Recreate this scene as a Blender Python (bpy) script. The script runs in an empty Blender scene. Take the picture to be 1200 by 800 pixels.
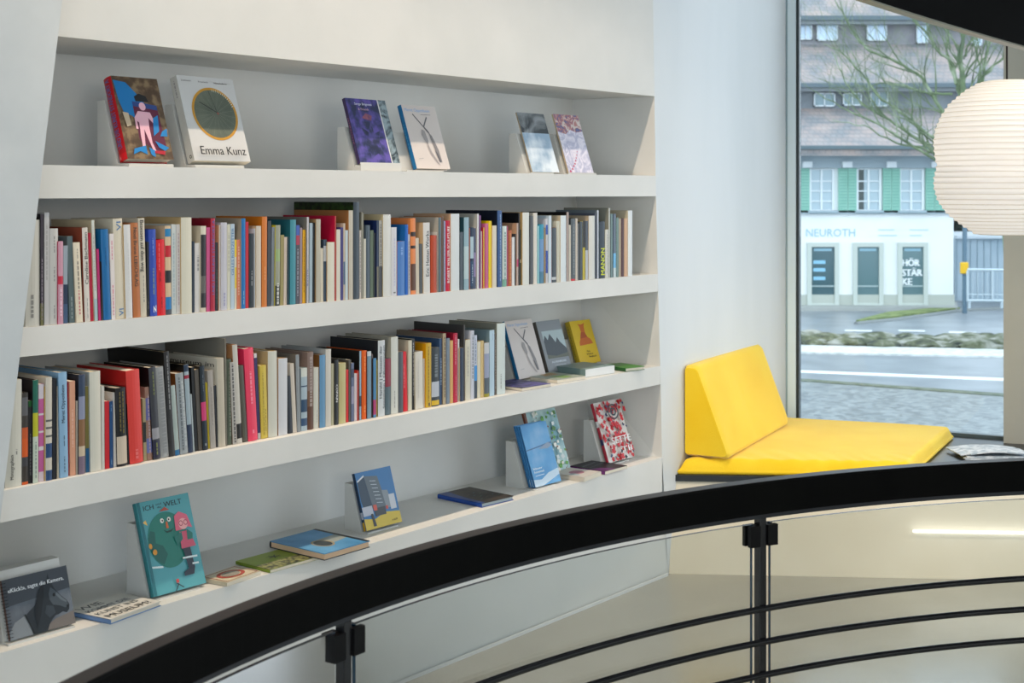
import bpy, math, random
from mathutils import Vector, Matrix
random.seed(7)
SC = bpy.context.scene
COL = SC.collection
# ---------------------------------------------------------------- camera frame
# eye at (0,0,1.75) looking along +Y, 48 mm lens, horizon on image row 226
EYE = 1.75; F = 1600.0; HX = 600.0; HY = 226.0
SN, CS = 0.62832, 0.77796          # shelf wall direction d=(SN,CS), room normal n=(CS,-SN)
D = Vector((SN, CS, 0)); BK = Vector((-CS, SN, 0)); UP = Vector((0, 0, 1))
PL = 3.355                         # distance of the shelf front plane
def pt(px, b=0.0, z=0.0):
    """point on the plane parallel to the shelf front, b metres behind it"""
    r = (px - HX) / F
    Z = (PL + b) / (SN - CS * r)
    return Vector((r * Z, Z, z))
def W(px, py, z):
    """point at height z seen at image position (px,py)"""
    Z = (EYE - z) * F / (py - HY)
    return Vector(((px - HX) / F * Z, Z, z))
def zat(py, Z): return EYE - (py - HY) * Z / F
# ---------------------------------------------------------------- materials
_m = {}
def lin(h, k=1.0):
    h = h * 3 if len(h) == 2 else (h * 2 if len(h) == 3 else h)
    c = [int(h[i:i+2], 16) / 255 for i in (0, 2, 4)]
    return tuple(min(.9, (v / 12.92 if v <= .04045 else ((v + .055) / 1.055) ** 2.4) * k) for v in c) + (1,)
def mat(h, rough=.55, spec=.4, k=1.0, metal=0.0):
    key = (h, rough, spec, k, metal)
    if key in _m: return _m[key]
    m = bpy.data.materials.new('col_' + h); m.use_nodes = True
    p = m.node_tree.nodes['Principled BSDF']
    p.inputs['Base Color'].default_value = lin(h, k)
    p.inputs['Roughness'].default_value = rough
    p.inputs['Specular IOR Level'].default_value = spec
    p.inputs['Metallic'].default_value = metal
    _m[key] = m
    return m
def noisy(name, h1, h2, scale=4, detail=6, rough=.6, bump=0.0, bscale=None, lo=.35, hi=.65, stretch=(1,1,1), spec=.4, third=None, k=1.0, kind='noise', dist=0.0):
    if name in _m: return _m[name]
    m = bpy.data.materials.new(name); m.use_nodes = True
    nt = m.node_tree; N = nt.nodes; L = nt.links
    p = N['Principled BSDF']
    tc = N.new('ShaderNodeTexCoord'); mp = N.new('ShaderNodeMapping'); mp.inputs['Scale'].default_value = stretch
    L.new(tc.outputs['Object'], mp.inputs['Vector'])
    if kind == 'voronoi':
        n = N.new('ShaderNodeTexVoronoi'); n.inputs['Scale'].default_value = scale; out = n.outputs['Distance']
    elif kind == 'cells':
        n = N.new('ShaderNodeTexVoronoi'); n.inputs['Scale'].default_value = scale; out = n.outputs['Color']
    elif kind == 'wave':
        n = N.new('ShaderNodeTexWave'); n.inputs['Scale'].default_value = scale; n.inputs['Distortion'].default_value = dist; out = n.outputs['Fac']
    else:
        n = N.new('ShaderNodeTexNoise'); n.inputs['Scale'].default_value = scale; n.inputs['Detail'].default_value = detail
        n.inputs['Distortion'].default_value = dist; out = n.outputs['Fac']
    L.new(mp.outputs['Vector'], n.inputs['Vector'])
    r = N.new('ShaderNodeValToRGB')
    r.color_ramp.elements[0].position = lo; r.color_ramp.elements[1].position = hi
    r.color_ramp.elements[0].color = lin(h1, k); r.color_ramp.elements[1].color = lin(h2, k)
    if third:
        e = r.color_ramp.elements.new((lo + hi) / 2); e.color = lin(third, k)
    L.new(out, r.inputs['Fac']); L.new(r.outputs['Color'], p.inputs['Base Color'])
    p.inputs['Roughness'].default_value = rough; p.inputs['Specular IOR Level'].default_value = spec
    if bump:
        b = N.new('ShaderNodeBump'); b.inputs['Strength'].default_value = bump; b.inputs['Distance'].default_value = .01
        n2 = N.new('ShaderNodeTexNoise'); n2.inputs['Scale'].default_value = bscale or scale * 3; n2.inputs['Detail'].default_value = 5
        L.new(mp.outputs['Vector'], n2.inputs['Vector']); L.new(n2.outputs['Fac'], b.inputs['Height']); L.new(b.outputs['Normal'], p.inputs['Normal'])
    _m[name] = m
    return m
def glass(name, tint, gl=.06):
    if name in _m: return _m[name]
    m = bpy.data.materials.new(name); m.use_nodes = True
    nt = m.node_tree; N = nt.nodes; L = nt.links
    N.remove(N['Principled BSDF']); o = N['Material Output']
    t = N.new('ShaderNodeBsdfTransparent'); t.inputs['Color'].default_value = tint
    g = N.new('ShaderNodeBsdfGlossy'); g.inputs['Roughness'].default_value = .02
    fr = N.new('ShaderNodeFresnel'); fr.inputs['IOR'].default_value = 1.0 + gl * 6
    mx = N.new('ShaderNodeMixShader')
    L.new(fr.outputs[0], mx.inputs[0]); L.new(t.outputs[0], mx.inputs[1]); L.new(g.outputs[0], mx.inputs[2]); L.new(mx.outputs[0], o.inputs['Surface'])
    _m[name] = m
    return m
def emit(h, s):
    m = bpy.data.materials.new('glow'); m.use_nodes = True
    p = m.node_tree.nodes['Principled BSDF']
    p.inputs['Base Color'].default_value = lin(h); p.inputs['Emission Color'].default_value = lin(h); p.inputs['Emission Strength'].default_value = s
    return m
# ---------------------------------------------------------------- mesh builder
class MB:
    def __init__(s): s.v = []; s.f = []; s.mi = []; s.mats = []; s.sm = []
    def m(s, mt):
        if mt not in s.mats: s.mats.append(mt)
        return s.mats.index(mt)
    def face(s, pts, mt, smooth=False):
        i = len(s.v); s.v += [Vector(p) for p in pts]; s.f.append(list(range(i, i + len(pts)))); s.mi.append(s.m(mt)); s.sm.append(smooth)
    def mesh(s, vs, fs, mt, smooth=False):
        i = len(s.v); s.v += [Vector(p) for p in vs]; k = s.m(mt)
        for f in fs: s.f.append([i + a for a in f]); s.mi.append(k); s.sm.append(smooth)
    def box(s, o, ax, ay, az, mt):
        o, ax, ay, az = map(Vector, (o, ax, ay, az))
        vs = [o, o + ax, o + ax + ay, o + ay]; vs += [v + az for v in vs]
        s.mesh(vs, [(0, 3, 2, 1), (4, 5, 6, 7), (0, 1, 5, 4), (1, 2, 6, 5), (2, 3, 7, 6), (3, 0, 4, 7)], mt)
    def abox(s, x0, x1, y0, y1, z0, z1, mt): s.box((x0, y0, z0), (x1 - x0, 0, 0), (0, y1 - y0, 0), (0, 0, z1 - z0), mt)
    def prism(s, poly, ex, mt, side=None):
        """closed solid: polygon swept along the vector ex"""
        n = len(poly); a = [Vector(p) for p in poly]; b = [p + Vector(ex) for p in a]
        s.mesh(a + b, [tuple(range(n))[::-1], tuple(range(n, 2 * n))], mt)
        s.mesh(a + b, [(i, (i + 1) % n, n + (i + 1) % n, n + i) for i in range(n)], side or mt)
    def loft(s, rings, mt, closed=True, caps=True, smooth=False):
        n = len(rings[0]); vs = [p for r in rings for p in r]; fs = []
        for j in range(len(rings) - 1):
            for i in range(n if closed else n - 1):
                k = (i + 1) % n
                fs.append((j * n + i, j * n + k, (j + 1) * n + k, (j + 1) * n + i))
        s.mesh(vs, fs, mt, smooth)
        if caps and closed:
            s.face(rings[0][::-1], mt); s.face(rings[-1], mt)
    def tube(s, path, rad, mt, n=8, smooth=True):
        path = [Vector(p) for p in path]; rings = []
        for i, p in enumerate(path):
            t = (path[min(i + 1, len(path) - 1)] - path[max(i - 1, 0)]).normalized()
            a = t.cross(UP if abs(t.z) < .9 else Vector((1, 0, 0))).normalized(); b = t.cross(a)
            r = rad[i] if isinstance(rad, (list, tuple)) else rad
            rings.append([p + a * r * math.cos(k * 2 * math.pi / n) + b * r * math.sin(k * 2 * math.pi / n) for k in range(n)])
        s.loft(rings, mt, True, True, smooth)
    def lathe(s, prof, mt, n=48, c=(0, 0, 0), smooth=True):
        c = Vector(c)
        rings = [[c + Vector((r * math.cos(k * 2 * math.pi / n), r * math.sin(k * 2 * math.pi / n), z)) for k in range(n)] for r, z in prof]
        s.loft(rings, mt, True, False, smooth)
    def build(s, name, parent=None, fix=True):
        me = bpy.data.meshes.new(name); me.from_pydata([tuple(v) for v in s.v], [], s.f)
        for mt in s.mats: me.materials.append(mt)
        for p, k, q in zip(me.polygons, s.mi, s.sm): p.material_index = k; p.use_smooth = q
        me.update()
        o = bpy.data.objects.new(name, me); COL.objects.link(o)
        if parent: o.parent = parent
        return o
def tag(o, label, cat, group=None):
    o['label'] = label; o['category'] = cat
    if group: o['group'] = group
    return o
def struct(o): o['kind'] = 'structure'; return o
def empty(name, loc=(0, 0, 0)):
    o = bpy.data.objects.new(name, None); o.location = loc; COL.objects.link(o); return o
def bevel(o, w, seg=3):
    b = o.modifiers.new('b', 'BEVEL'); b.width = w; b.segments = seg; b.limit_method = 'ANGLE'; b.angle_limit = math.radians(35); return o
# ---------------------------------------------------------------- lettering
_t = {}
def glyphs(txt):
    """flat letter faces of a word, unit cap height, starting at x=0"""
    if txt in _t: return _t[txt]
    c = bpy.data.curves.new('t', 'FONT'); c.body = txt; c.resolution_u = 2; c.size = 1.4
    o = bpy.data.objects.new('t', c); COL.objects.link(o); bpy.context.view_layer.update()
    me = bpy.data.meshes.new_from_object(o.evaluated_get(bpy.context.evaluated_depsgraph_get()))
    vs = [(v.co.x, v.co.y) for v in me.vertices]; fs = [tuple(p.vertices) for p in me.polygons]
    bpy.data.objects.remove(o); bpy.data.curves.remove(c); bpy.data.meshes.remove(me)
    x0 = min(v[0] for v in vs); w = max(v[0] for v in vs) - x0
    vs = [(x - x0, y) for x, y in vs]
    _t[txt] = (vs, fs, w)
    return _t[txt]
def letter(mb, txt, o, ux, uy, h, length, mt, bold=0.0):
    vs, fs, w = glyphs(txt); o, ux, uy = Vector(o), Vector(ux), Vector(uy)
    k = (length / w) if length else h
    nrm = ux.cross(uy)
    for i, dx in enumerate((0,) if not bold else (-bold, bold)):
        mb.mesh([o + ux * (x * k + dx) + uy * (y * h) + nrm * (bold * .35 * i) for x, y in vs], fs, mt)
# ---------------------------------------------------------------- books
KB = 1.12
PAGE = mat('d9d2c2', .8, .1)
PAGE_TAN = mat('c8b99d', .8, .1)
def bc(h):  # printed cover colour
    return mat(h, .42, .45, KB)
def book_mesh(w, h, t, spine, front=None, back=None, hard=False, segs=(), marks=(), texts=(), art=None, pages=None, backart=None):
    """canonical book: spine on the plane x=0 facing -x, front cover y=0 facing -y, height along z"""
    mb = MB(); fr = front or spine; ba = back or spine
    c = .0022 if hard else .0008; ov = .003 if hard else 0
    bul = min(.004, t * .12) if hard and t > .014 else 0.0
    B = bc
    mb.box((0, 0, 0), (w, 0, 0), (0, c, 0), (0, 0, h), B(fr))
    mb.box((0, t - c, 0), (w, 0, 0), (0, c, 0), (0, 0, h), B(ba))
    # spine shell, split into its printed bands
    cuts = sorted({0.0, 1.0} | {a for s in segs for a in s[:2]})
    ns = 5 if bul else 1
    arc = [(-bul * math.sin(math.pi * i / ns), t * i / ns) for i in range(ns + 1)]
    for a, b in zip(cuts, cuts[1:]):
        col = spine
        for s in segs:
            if s[0] <= (a + b) / 2 <= s[1]: col = s[2]
        for (xa, ya), (xb, yb) in zip(arc, arc[1:]):
            mb.face([(xa, ya, a * h), (xa, ya, b * h), (xb, yb, b * h), (xb, yb, a * h)], B(col))
    inn = [(c, t * i / ns) for i in range(ns + 1)]
    for z in (0, h):
        for i in range(ns):
            mb.face([(arc[i][0], arc[i][1], z), (arc[i + 1][0], arc[i + 1][1], z), (inn[i + 1][0], inn[i + 1][1], z), (inn[i][0], inn[i][1], z)], B(spine))
    xs = -bul - .0004
    ym = t / 2
    for a, b, ink, off, wd in marks:      # small print, broken into word-long dashes
        z = a * h; wd *= .62
        ink = ''.join('%02x' % int(.62 * int((ink if len(ink) == 6 else ink * 3)[q:q+2], 16) + .38 * int(spine[q:q+2], 16)) for q in (0, 2, 4)) if True else ink
        while z < b * h:
            l = random.uniform(.004, .015); e = min(z + l, b * h)
            y0 = ym + (off - wd / 2) * t; y1 = ym + (off + wd / 2) * t
            mb.face([(xs, y0, z), (xs, y0, e), (xs, y1, e), (xs, y1, z)], B(ink))
            z = e + .003
    for a, b, ink, dr, size, off, txt in texts:
        cap = size * t; yc = ym - off * t
        if dr == 'u': letter(mb, txt, (xs, yc - cap / 2, a * h), (0, 0, 1), (0, 1, 0), cap, (b - a) * h, B(ink), .0003)
        else: letter(mb, txt, (xs, yc + cap / 2, b * h), (0, 0, -1), (0, -1, 0), cap, (b - a) * h, B(ink), .0003)
    if art: draw_art(mb, art, w, h, lambda x, z, l: (x, -.0003 - .0002 * l, z))
    if backart: draw_art(mb, backart, w, h, lambda x, z, l: (w - x, t + .0003 + .0002 * l, z))
    pg = MB(); pw = w - ov - (0.0006 if hard else 0)
    pg.box((c + .0005, c, ov), (pw - c, 0, 0), (0, t - 2 * c, 0), (0, 0, h - 2 * ov - (0 if hard else .0006)), pages or PAGE)
    return mb, pg
def draw_art(mb, art, w, h, P):
    l = 0
    for a in art:
        k = a[0]; l += 1
        mt = a[1] if not isinstance(a[1], str) else bc(a[1])
        if k == 'rect':
            _, _, u0, v0, u1, v1 = a; pts = [(u0, v0), (u1, v0), (u1, v1), (u0, v1)]
        elif k == 'poly': pts = a[2]
        elif k == 'ell':
            _, _, cu, cv, ru, rv = a; pts = [(cu + ru * math.cos(i * math.pi / 20), cv + rv * math.sin(i * math.pi / 20)) for i in range(40)]
        elif k == 'ring':
            _, _, cu, cv, ru, rv, q = a
            for i in range(48):
                a0, a1 = i * math.pi / 24, (i + 1) * math.pi / 24
                mb.face([P((cu + ru * s * math.cos(g)) * w, (cv + rv * s * math.sin(g)) * h, l) for g, s in ((a0, 1), (a1, 1), (a1, q), (a0, q))], mt)
            continue
        elif k == 'line':
            _, _, p0, p1, wd = a
            dx, dy = p1[0] - p0[0], p1[1] - p0[1]; n = math.hypot(dx, dy) or 1; nx, ny = -dy / n * wd / 2, dx / n * wd / 2
            pts = [(p0[0] - nx, p0[1] - ny), (p1[0] - nx, p1[1] - ny), (p1[0] + nx, p1[1] + ny), (p0[0] + nx, p0[1] + ny)]
        elif k == 'text':
            _, _, txt, u, v, hh, ln = a
            o = Vector(P(u * w, v * h, l)); ux = Vector(P(u * w + 1, v * h, l)) - o
            letter(mb, txt, o, ux, (0, 0, 1), hh * h, ln * w, mt, .0003)
            continue
        mb.face([P(x * w, y * h, l) for x, y in pts], mt)
def place(mbs, name, origin, X, Y, Z, label, cat='book', group=None, pname='pages'):
    mb, pg = mbs
    o = mb.build(name)
    p = pg.build(pname, o)
    M = Matrix((X, Y, Z)).transposed().to_4x4(); M.translation = Vector(origin)
    o.matrix_world = M
    return tag(o, label, cat, group)

ROW2 = """
30 47 258 0 20 b9b8b0 - wide putty|m .08 .3 55 .1 .3
47.1 51.6 251 0 22 3c3640 15151a dark plum-grey|s 0 .2 6b6a45;m .05 .6 b5a9b5 0 .35
51.9 58 249 0 22 b3b3b4 - tall silver-grey|m .4 .9 85 0 .3
58.2 68 268 0 17 b8b8b5 - plain pale grey|m .06 .2 66 0 .2;m .45 .6 66 0 .2;m .75 .92 66 0 .2
68.2 74 283 0 15 b98a9c b02050 pink-striped slim|s .48 .58 b0203c;m .1 .45 e8e0e8 0 .4
74.2 79.5 288 0 15 8d9aa5 - pale blue photo-spined|s 0 .25 39506f;s .25 .5 1f2f48
81.5 88 277 -3 17 4f5f62 - slate green|m .05 .3 b5bcbc 0 .3
89.7 97.5 284.5 -4 16 d3c9b4 - cream paperback|m .1 .4 b04555 0 .35;m .42 .78 555049 0 .35;m .8 .92 555049 0 .2
99.5 106 267 -3.5 21 c9c3bb 87422f white and terracotta|t .40 .95 33302e u .6 0 Caroline_Bachmann;m .04 .25 77 0 .2|blackarch
106.2 110.2 273 -3 18 b3243f - slim raspberry|
110.7 115 258 -4 20 bfc4be b7a98b tall pale mint|s 0 .22 9cb5bb;m .3 .85 77 0 .25
115.5 118.6 292 -2.5 14 a82463 - slim magenta|
118.8 121.2 297 0 14 34302c - thin dark brown|
121.7 130.6 269 -4 20 0d5f97 - thick azure blue|m .6 .8 0a3d66 0 .15
130.9 136 274 -2.7 16 cfc8c6 - slim white red-lettered|m .05 .4 c03f60 0 .35;m .7 .92 c03f60 0 .3
136.2 147 256.5 -4 21 c9c1ae - thick ivory blue-numbered|t .88 .97 3f6f9e u .5 0 VI;t .03 .1 3f6f9e u .5 0 VI
147.6 155.6 263.5 -3 20 c7c7c6 b99f75 white with tan side|m .3 .8 aaa 0 .1
156.5 165 261.5 -3.5 18 a9673a - orange-brown|t .33 .95 3a3430 d .5 0 Noel_Brune_LEBSCHLAG
165.2 172.6 256 -3.5 21 beb6a4 - tall cream, bold-titled|t .46 .98 33302e d .62 0 Besessen_auf_dem_weg;m .25 .42 66 0 .2;m .15 .24 66 0 .3
172.9 175.7 283.5 -1 15 17171a - thin black|m .1 .2 99 0 .3
176 184.3 269 -2 18 2a46a0 - royal blue|m .25 .55 8d9475 0 .35;m .7 .9 8fa5d8 0 .2;t .04 .12 e8e8f0 u .6 0 z
184.5 194 281 -1.5 16 c8141f - bright red|m .45 .57 4d0a10 .15 .2;m .6 .95 e8a5a5 .25 .15;m .1 .25 4d0a10 0 .15
194.2 201 265 -1 19 c3ab8b - geometric multicolour|s 0 .06 3f4650;s .06 .2 1d70aa;s .36 .5 22262a;s .65 .78 b01828;s .88 .97 2277a8
201.3 206.7 263 -.5 19 b9bfbd - pale grey smudgy-lettered|m .1 .9 7f9aa5 0 .4
206.9 212.3 263 -.5 19 bfbdbb - pale grey pink-lettered|m .1 .9 9a8085 0 .4
212.6 225 255 -.6 22 c5c2b2 b39a6f thick plain ivory|
225.2 228 283 0 15 22303f - thin dark navy|
228.1 235 285 0 15 c6c4c2 - white grey-printed|m .6 .82 77 0 .5
235.3 241.5 265 0 20 26262a c0b9a5 black-spined photo|s 0 .05 c0b8a8;s .22 .42 5a5855;s .9 1 c6c0b0
242 246.9 266.6 0 18 bb4a7c - pink|
247 252 256 0 23 a3263c 7c1226 tall crimson blue-titled|t .18 .98 3c5f9c u .6 0 UND_DIE_KUNST_STANDORT_A
252.2 256 284 0 15 1d2028 - black speckled|m .1 .6 3f7a5a 0 .3
256.1 258.5 264 0 19 b9b9b0 c08a68 thin putty salmon-sided|
258.7 266 261 0 19 b4b4bd - pale lavender|m .05 .2 8080a8 0 .4;m .6 .95 9595b5 .2 .12
266.2 270 263 0 19 c0bfae - pale ivory|m .45 .9 66 0 .3
270.3 275 262.5 0 18 a5b7c4 - powder blue|t .4 .95 5577a0 u .6 0 GILLES_ROTZETTER
275.1 277.4 281 0 15 d0c8b0 - yellow and white thin|s .3 .6 d8bb20;s .75 1 e0c010
277.6 282 281 0 16 cf7a5c - coral orange patterned|m .2 .9 e8d0c0 0 .5
282.8 287.6 256 0 21 1768a5 978c7b tall azure|m .05 .2 b8d0e0 0 .3
287.8 291.4 260 0 18 b0182a - slim scarlet|
291.8 297.5 274 0 17 2c333a - charcoal|m .3 .5 c8c8c8 0 .3
297.6 300 268 0 17 b5bcc4 - thin bluish white|
300.2 306 265 0 18 bfb6a8 b8a281 cream|
306.6 312.6 254 .4 23 c07030 b86a18 tall orange|m .3 .45 e0b890 0 .2
313 317.4 259 .6 20 33373d - dark graphite|
317.6 321.9 266.4 .8 18 757d88 - blue-grey|
322.1 327.6 264 1 18 8d9080 b3a935 green photo-spined|s 0 .25 2b2f30;s .55 .7 8aa070;m .02 .28 d8d8d8 0 .7
328 332 275.5 1 16 8d8352 - khaki|
332.2 336.8 278 .8 16 c4b6aa - pale rose-white|
337 339.4 278 .5 16 1b3a44 - thin dark teal|
339.6 346.4 257.7 .4 22 3e8290 1c5866 teal|
346.6 350.9 264 .4 18 45454f - red and blue abstract|s .75 .87 a03048;s .87 1 3a55a0;m .1 .7 b0b0b8 0 .5
351.1 354 267 .3 17 8c7a80 - thin mauve-grey|
354.2 358.7 269.5 .5 17 d59f08 - mustard yellow|m .15 .9 5a4510 .1 .2
358.9 362 254.5 .3 22 b3b1b5 6d6b66 tall lavender-white|m .2 .4 50508a 0 .5
362.2 366 261.5 .4 19 93a5b0 - pale steel-blue|
366.2 369.9 261 .4 19 16222a - black|
370.1 375.4 257 .3 20 a9a597 8c7250 tall beige|
375.6 378.9 291 0 14 c2bba8 - short cream|
379.1 383 281 0 15 26384a - short navy white-banded|s .65 .9 a5a8ac
383.6 392 284 0 15 c9c5b6 b99c74 thick short ivory|
392.2 394 253 0 31 b8503f b01038 tall crimson-sided|
394.2 398.9 269 0 17 c5c1b4 b39070 off-white|
399.1 402.2 266.6 0 18 36306f - slim violet|
402.3 404.7 261.7 0 18 b3a595 - thin beige blue-dotted|s .2 .5 4f6078
404.8 408 270 0 17 b0bec4 - thin ice-blue|
408.6 413.7 246.7 0 31 a9a79c 9a6a3e tall brown-sided|s 0 1 b3ada0
414 421 237 0 33 3c4650 1a2412 tallest, dark photo-sided|
421.2 423.5 270 0 17 b5ada5 - thin patterned beige|m .1 .9 77 0 .7
423.6 426.2 249 0 20 7b7a6d - thin tall olive-grey|
426.3 429 280 0 15 c0bdb0 - short pale ivory|
429.1 433.6 264 0 18 4a5763 - steel-blue|
433.8 437.9 270 0 17 4d5c48 - moss green|
438 441 273 0 17 1b2226 - near-black|
441.2 444 258.5 0 20 28374f 0e1f4a midnight blue|s 0 .4 6d6a5a
444.2 448.2 258.5 0 20 9a9890 - grey typewriter-printed|s 0 .4 3b3f44;m .4 .95 3f3f44 0 .5
449 458 251.5 0 20 c6c7c3 b9ab88 thick white|
458.3 464.8 266.6 0 18 c2c3c8 b5b2a8 white lavender-lettered|m .15 .85 9fa3c8 0 .3;m .04 .06 333 0 .6
465.4 474.4 283 0 16 4472b0 c07040 cornflower blue|m .75 .9 88a8d8 0 .4
474.6 478.3 263.3 0 22 1457a8 125a9c bright blue|
478.4 481 274.7 -.6 16 a8a8ae - thin grey-white patterned|m .1 .9 66 0 .6
481.5 487.3 255.8 -.4 19 cf7d48 - orange black-spotted|s .05 .4 55382a;s .6 .64 2a2220;s .76 .82 2a2220
487.5 491.4 279 -.6 15 bfb6a4 - narrow cream|
491.6 496 286 -.8 15 4e555a - leaning slate grey|
496.3 504 261 -.5 20 c6c5c2 b8a07c wide white and tan|t .24 .88 303038 u .5 0 Eric_Hattan_Works
504.6 511.7 276 0 17 a8401e - brick red|m .3 .9 803018 .2 .1
511.8 513.5 272 0 17 c3c3c0 - thin white|
513.6 517 254.8 0 20 4c6068 a8a49a dark blue-grey|
517.2 520 254 0 19 553b2c a06a3a brown and orange|
520.1 522.2 259 0 18 8890b0 - thin blue patterned|m .1 .9 c8ccd8 0 .5
522.3 527.5 258.5 0 18 b01334 - crimson white-titled|t .12 .92 e0d0d0 u .6 0 ROBERT_WALSER-SCULPTURE
528.3 538.3 250.7 0 19 c3c9cb bf9f80 thick white tan-sided|
538.8 543.4 272 0 17 4a5660 - mid slate|
543.6 549.4 254.8 0 19 84a0ac 1f4450 pale teal|s .15 .6 a5b8bc
549.6 551 267 0 18 8c4a30 - thin rust|
551.1 555.1 266.7 0 18 1d2f48 - navy and sky-blue|s .5 .85 9fb5c0;s .05 .45 24405f;m .1 .4 c0d0e0 0 .5
555.3 558.9 267.4 0 18 4b5570 - purple-tinged slate|s .2 .6 8d7fa8
559 561.2 250.5 0 20 cdcfd2 a9a9a2 tall white|
561.4 563.7 252.5 0 19 6b3a70 - thin purple|
563.9 565.9 271 0 17 d0ccc8 - thin milk-white|
566 567.9 266.7 0 17 cba018 a01028 thin golden|
568.1 572.4 262 0 18 b2587c - mauve-pink|
572.6 576.2 259 0 19 d2b80a - lemon yellow|
576.8 582 264.5 0 18 c6bfae b99870 pale cream tan-edged|
582.8 588.2 246.8 0 30 2f4f80 0c1628 tall navy-blue|m .08 .95 a8c0d8 0 .25
588.7 593.7 265 0 18 b8c4c0 - pale green-white lettered|m .1 .9 4f6a68 0 .5;s 0 .12 6a9a88
593.9 595.4 265 0 18 9a3c58 - thin claret|
595.5 599.7 270 0 17 a0542a - rust-orange mottled|m .05 .95 c88a50 0 .6
599.9 603.6 278 0 16 c8cacc - short white|
603.7 605.2 274 0 17 33383d - thin charcoal|
605.3 607.6 261.5 0 19 a8958a b08c70 thin pinkish beige|s .3 .42 b03060
607.8 609 249.5 0 24 2a2c30 0d0f14 thin black-sided|
609.2 612.1 269 0 18 3e4436 - dark olive|s .4 .46 b0a890
612.3 620 249 0 20 c8cac4 b59868 broad white|
620.6 624.9 253 0 20 474b50 - dark iron-grey|
625.1 629.7 249.5 0 20 c6c2ba - tall warm white|
629.9 631.9 264.8 0 18 7fb0b8 - thin aqua|
632.1 637.3 263 0 19 2a86a0 - turquoise|s 0 .75 5f86b0;s 0 .2 3f6f88
637.5 639.5 267 0 18 8c7448 - thin ochre|
639.6 643 256 0 19 b8bac2 - blue-splashed white|s .15 .5 3450a0;s .75 .9 3458a8
643.1 646.3 252.8 0 20 b9c6d0 a8b8c4 tall ice-white|
646.5 651.9 267 0 17 3a444c a83018 dark slate red-sided|s .05 .1 b0b4b8
652.1 656.6 259 0 19 b9b8a8 - beige-ivory|
656.8 663.5 252.7 0 20 c5ced2 b8aa90 crisp white|
663.8 666.5 248.6 0 24 9a8b84 0f0f0f thin taupe black-topped|
666.7 669 263.7 0 18 c0b8a8 - narrow ivory|
669.2 674.2 256 0 19 4c555b - slate with red foot|s 0 .03 b02030;m .1 .9 98a0a0 0 .4
674.4 676.9 256 0 19 b9afa3 - thin sand|
677 679.3 262.3 0 18 5a5f64 - thin grey|
679.5 682.7 259.6 0 18 3f474e - graphite-blue|
682.9 685.8 259 0 18 b5a428 - yellow black-topped|s .55 1 22201c
686 689.6 259 0 18 48505c - slate white-footed|s 0 .5 a8aeb4
689.9 697 253 0 19 c3c3bd a99c88 wavy off-white|
697.2 699.6 250 0 20 50586a - thin indigo-grey|
699.8 701.7 246.5 0 22 c0c6d2 6a7680 thin tall lavender|
702 708.9 259.6 0 19 24313d 1a2830 dark navy yellow-titled|t .06 .53 d0d81c u .7 0 MANON
709.1 713 269 0 17 bfbfb8 c0b020 white speckled|m .1 .9 99 0 .4
713.2 714.9 243.8 0 24 c0c2bc 84867c tall thin sage-sided|
715.5 718.5 250.6 0 20 687f80 - sage-blue|
718.7 721.9 250.6 0 20 5a6878 1c2c48 slate and ice-blue|s 0 .15 b5c4c8;s .15 .38 6aa8d0
722.1 725.1 255 0 19 66807c 0a0a0c grey-teal|
725.3 727.7 256 0 19 a89880 - thin tan|
727.9 731.3 256 0 19 4c2f30 - dark maroon|
731.5 735.7 256 0 19 bf9c7e - peach|
735.9 741 246.8 0 20 ccd2d4 b5ae98 end white
"""
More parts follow.
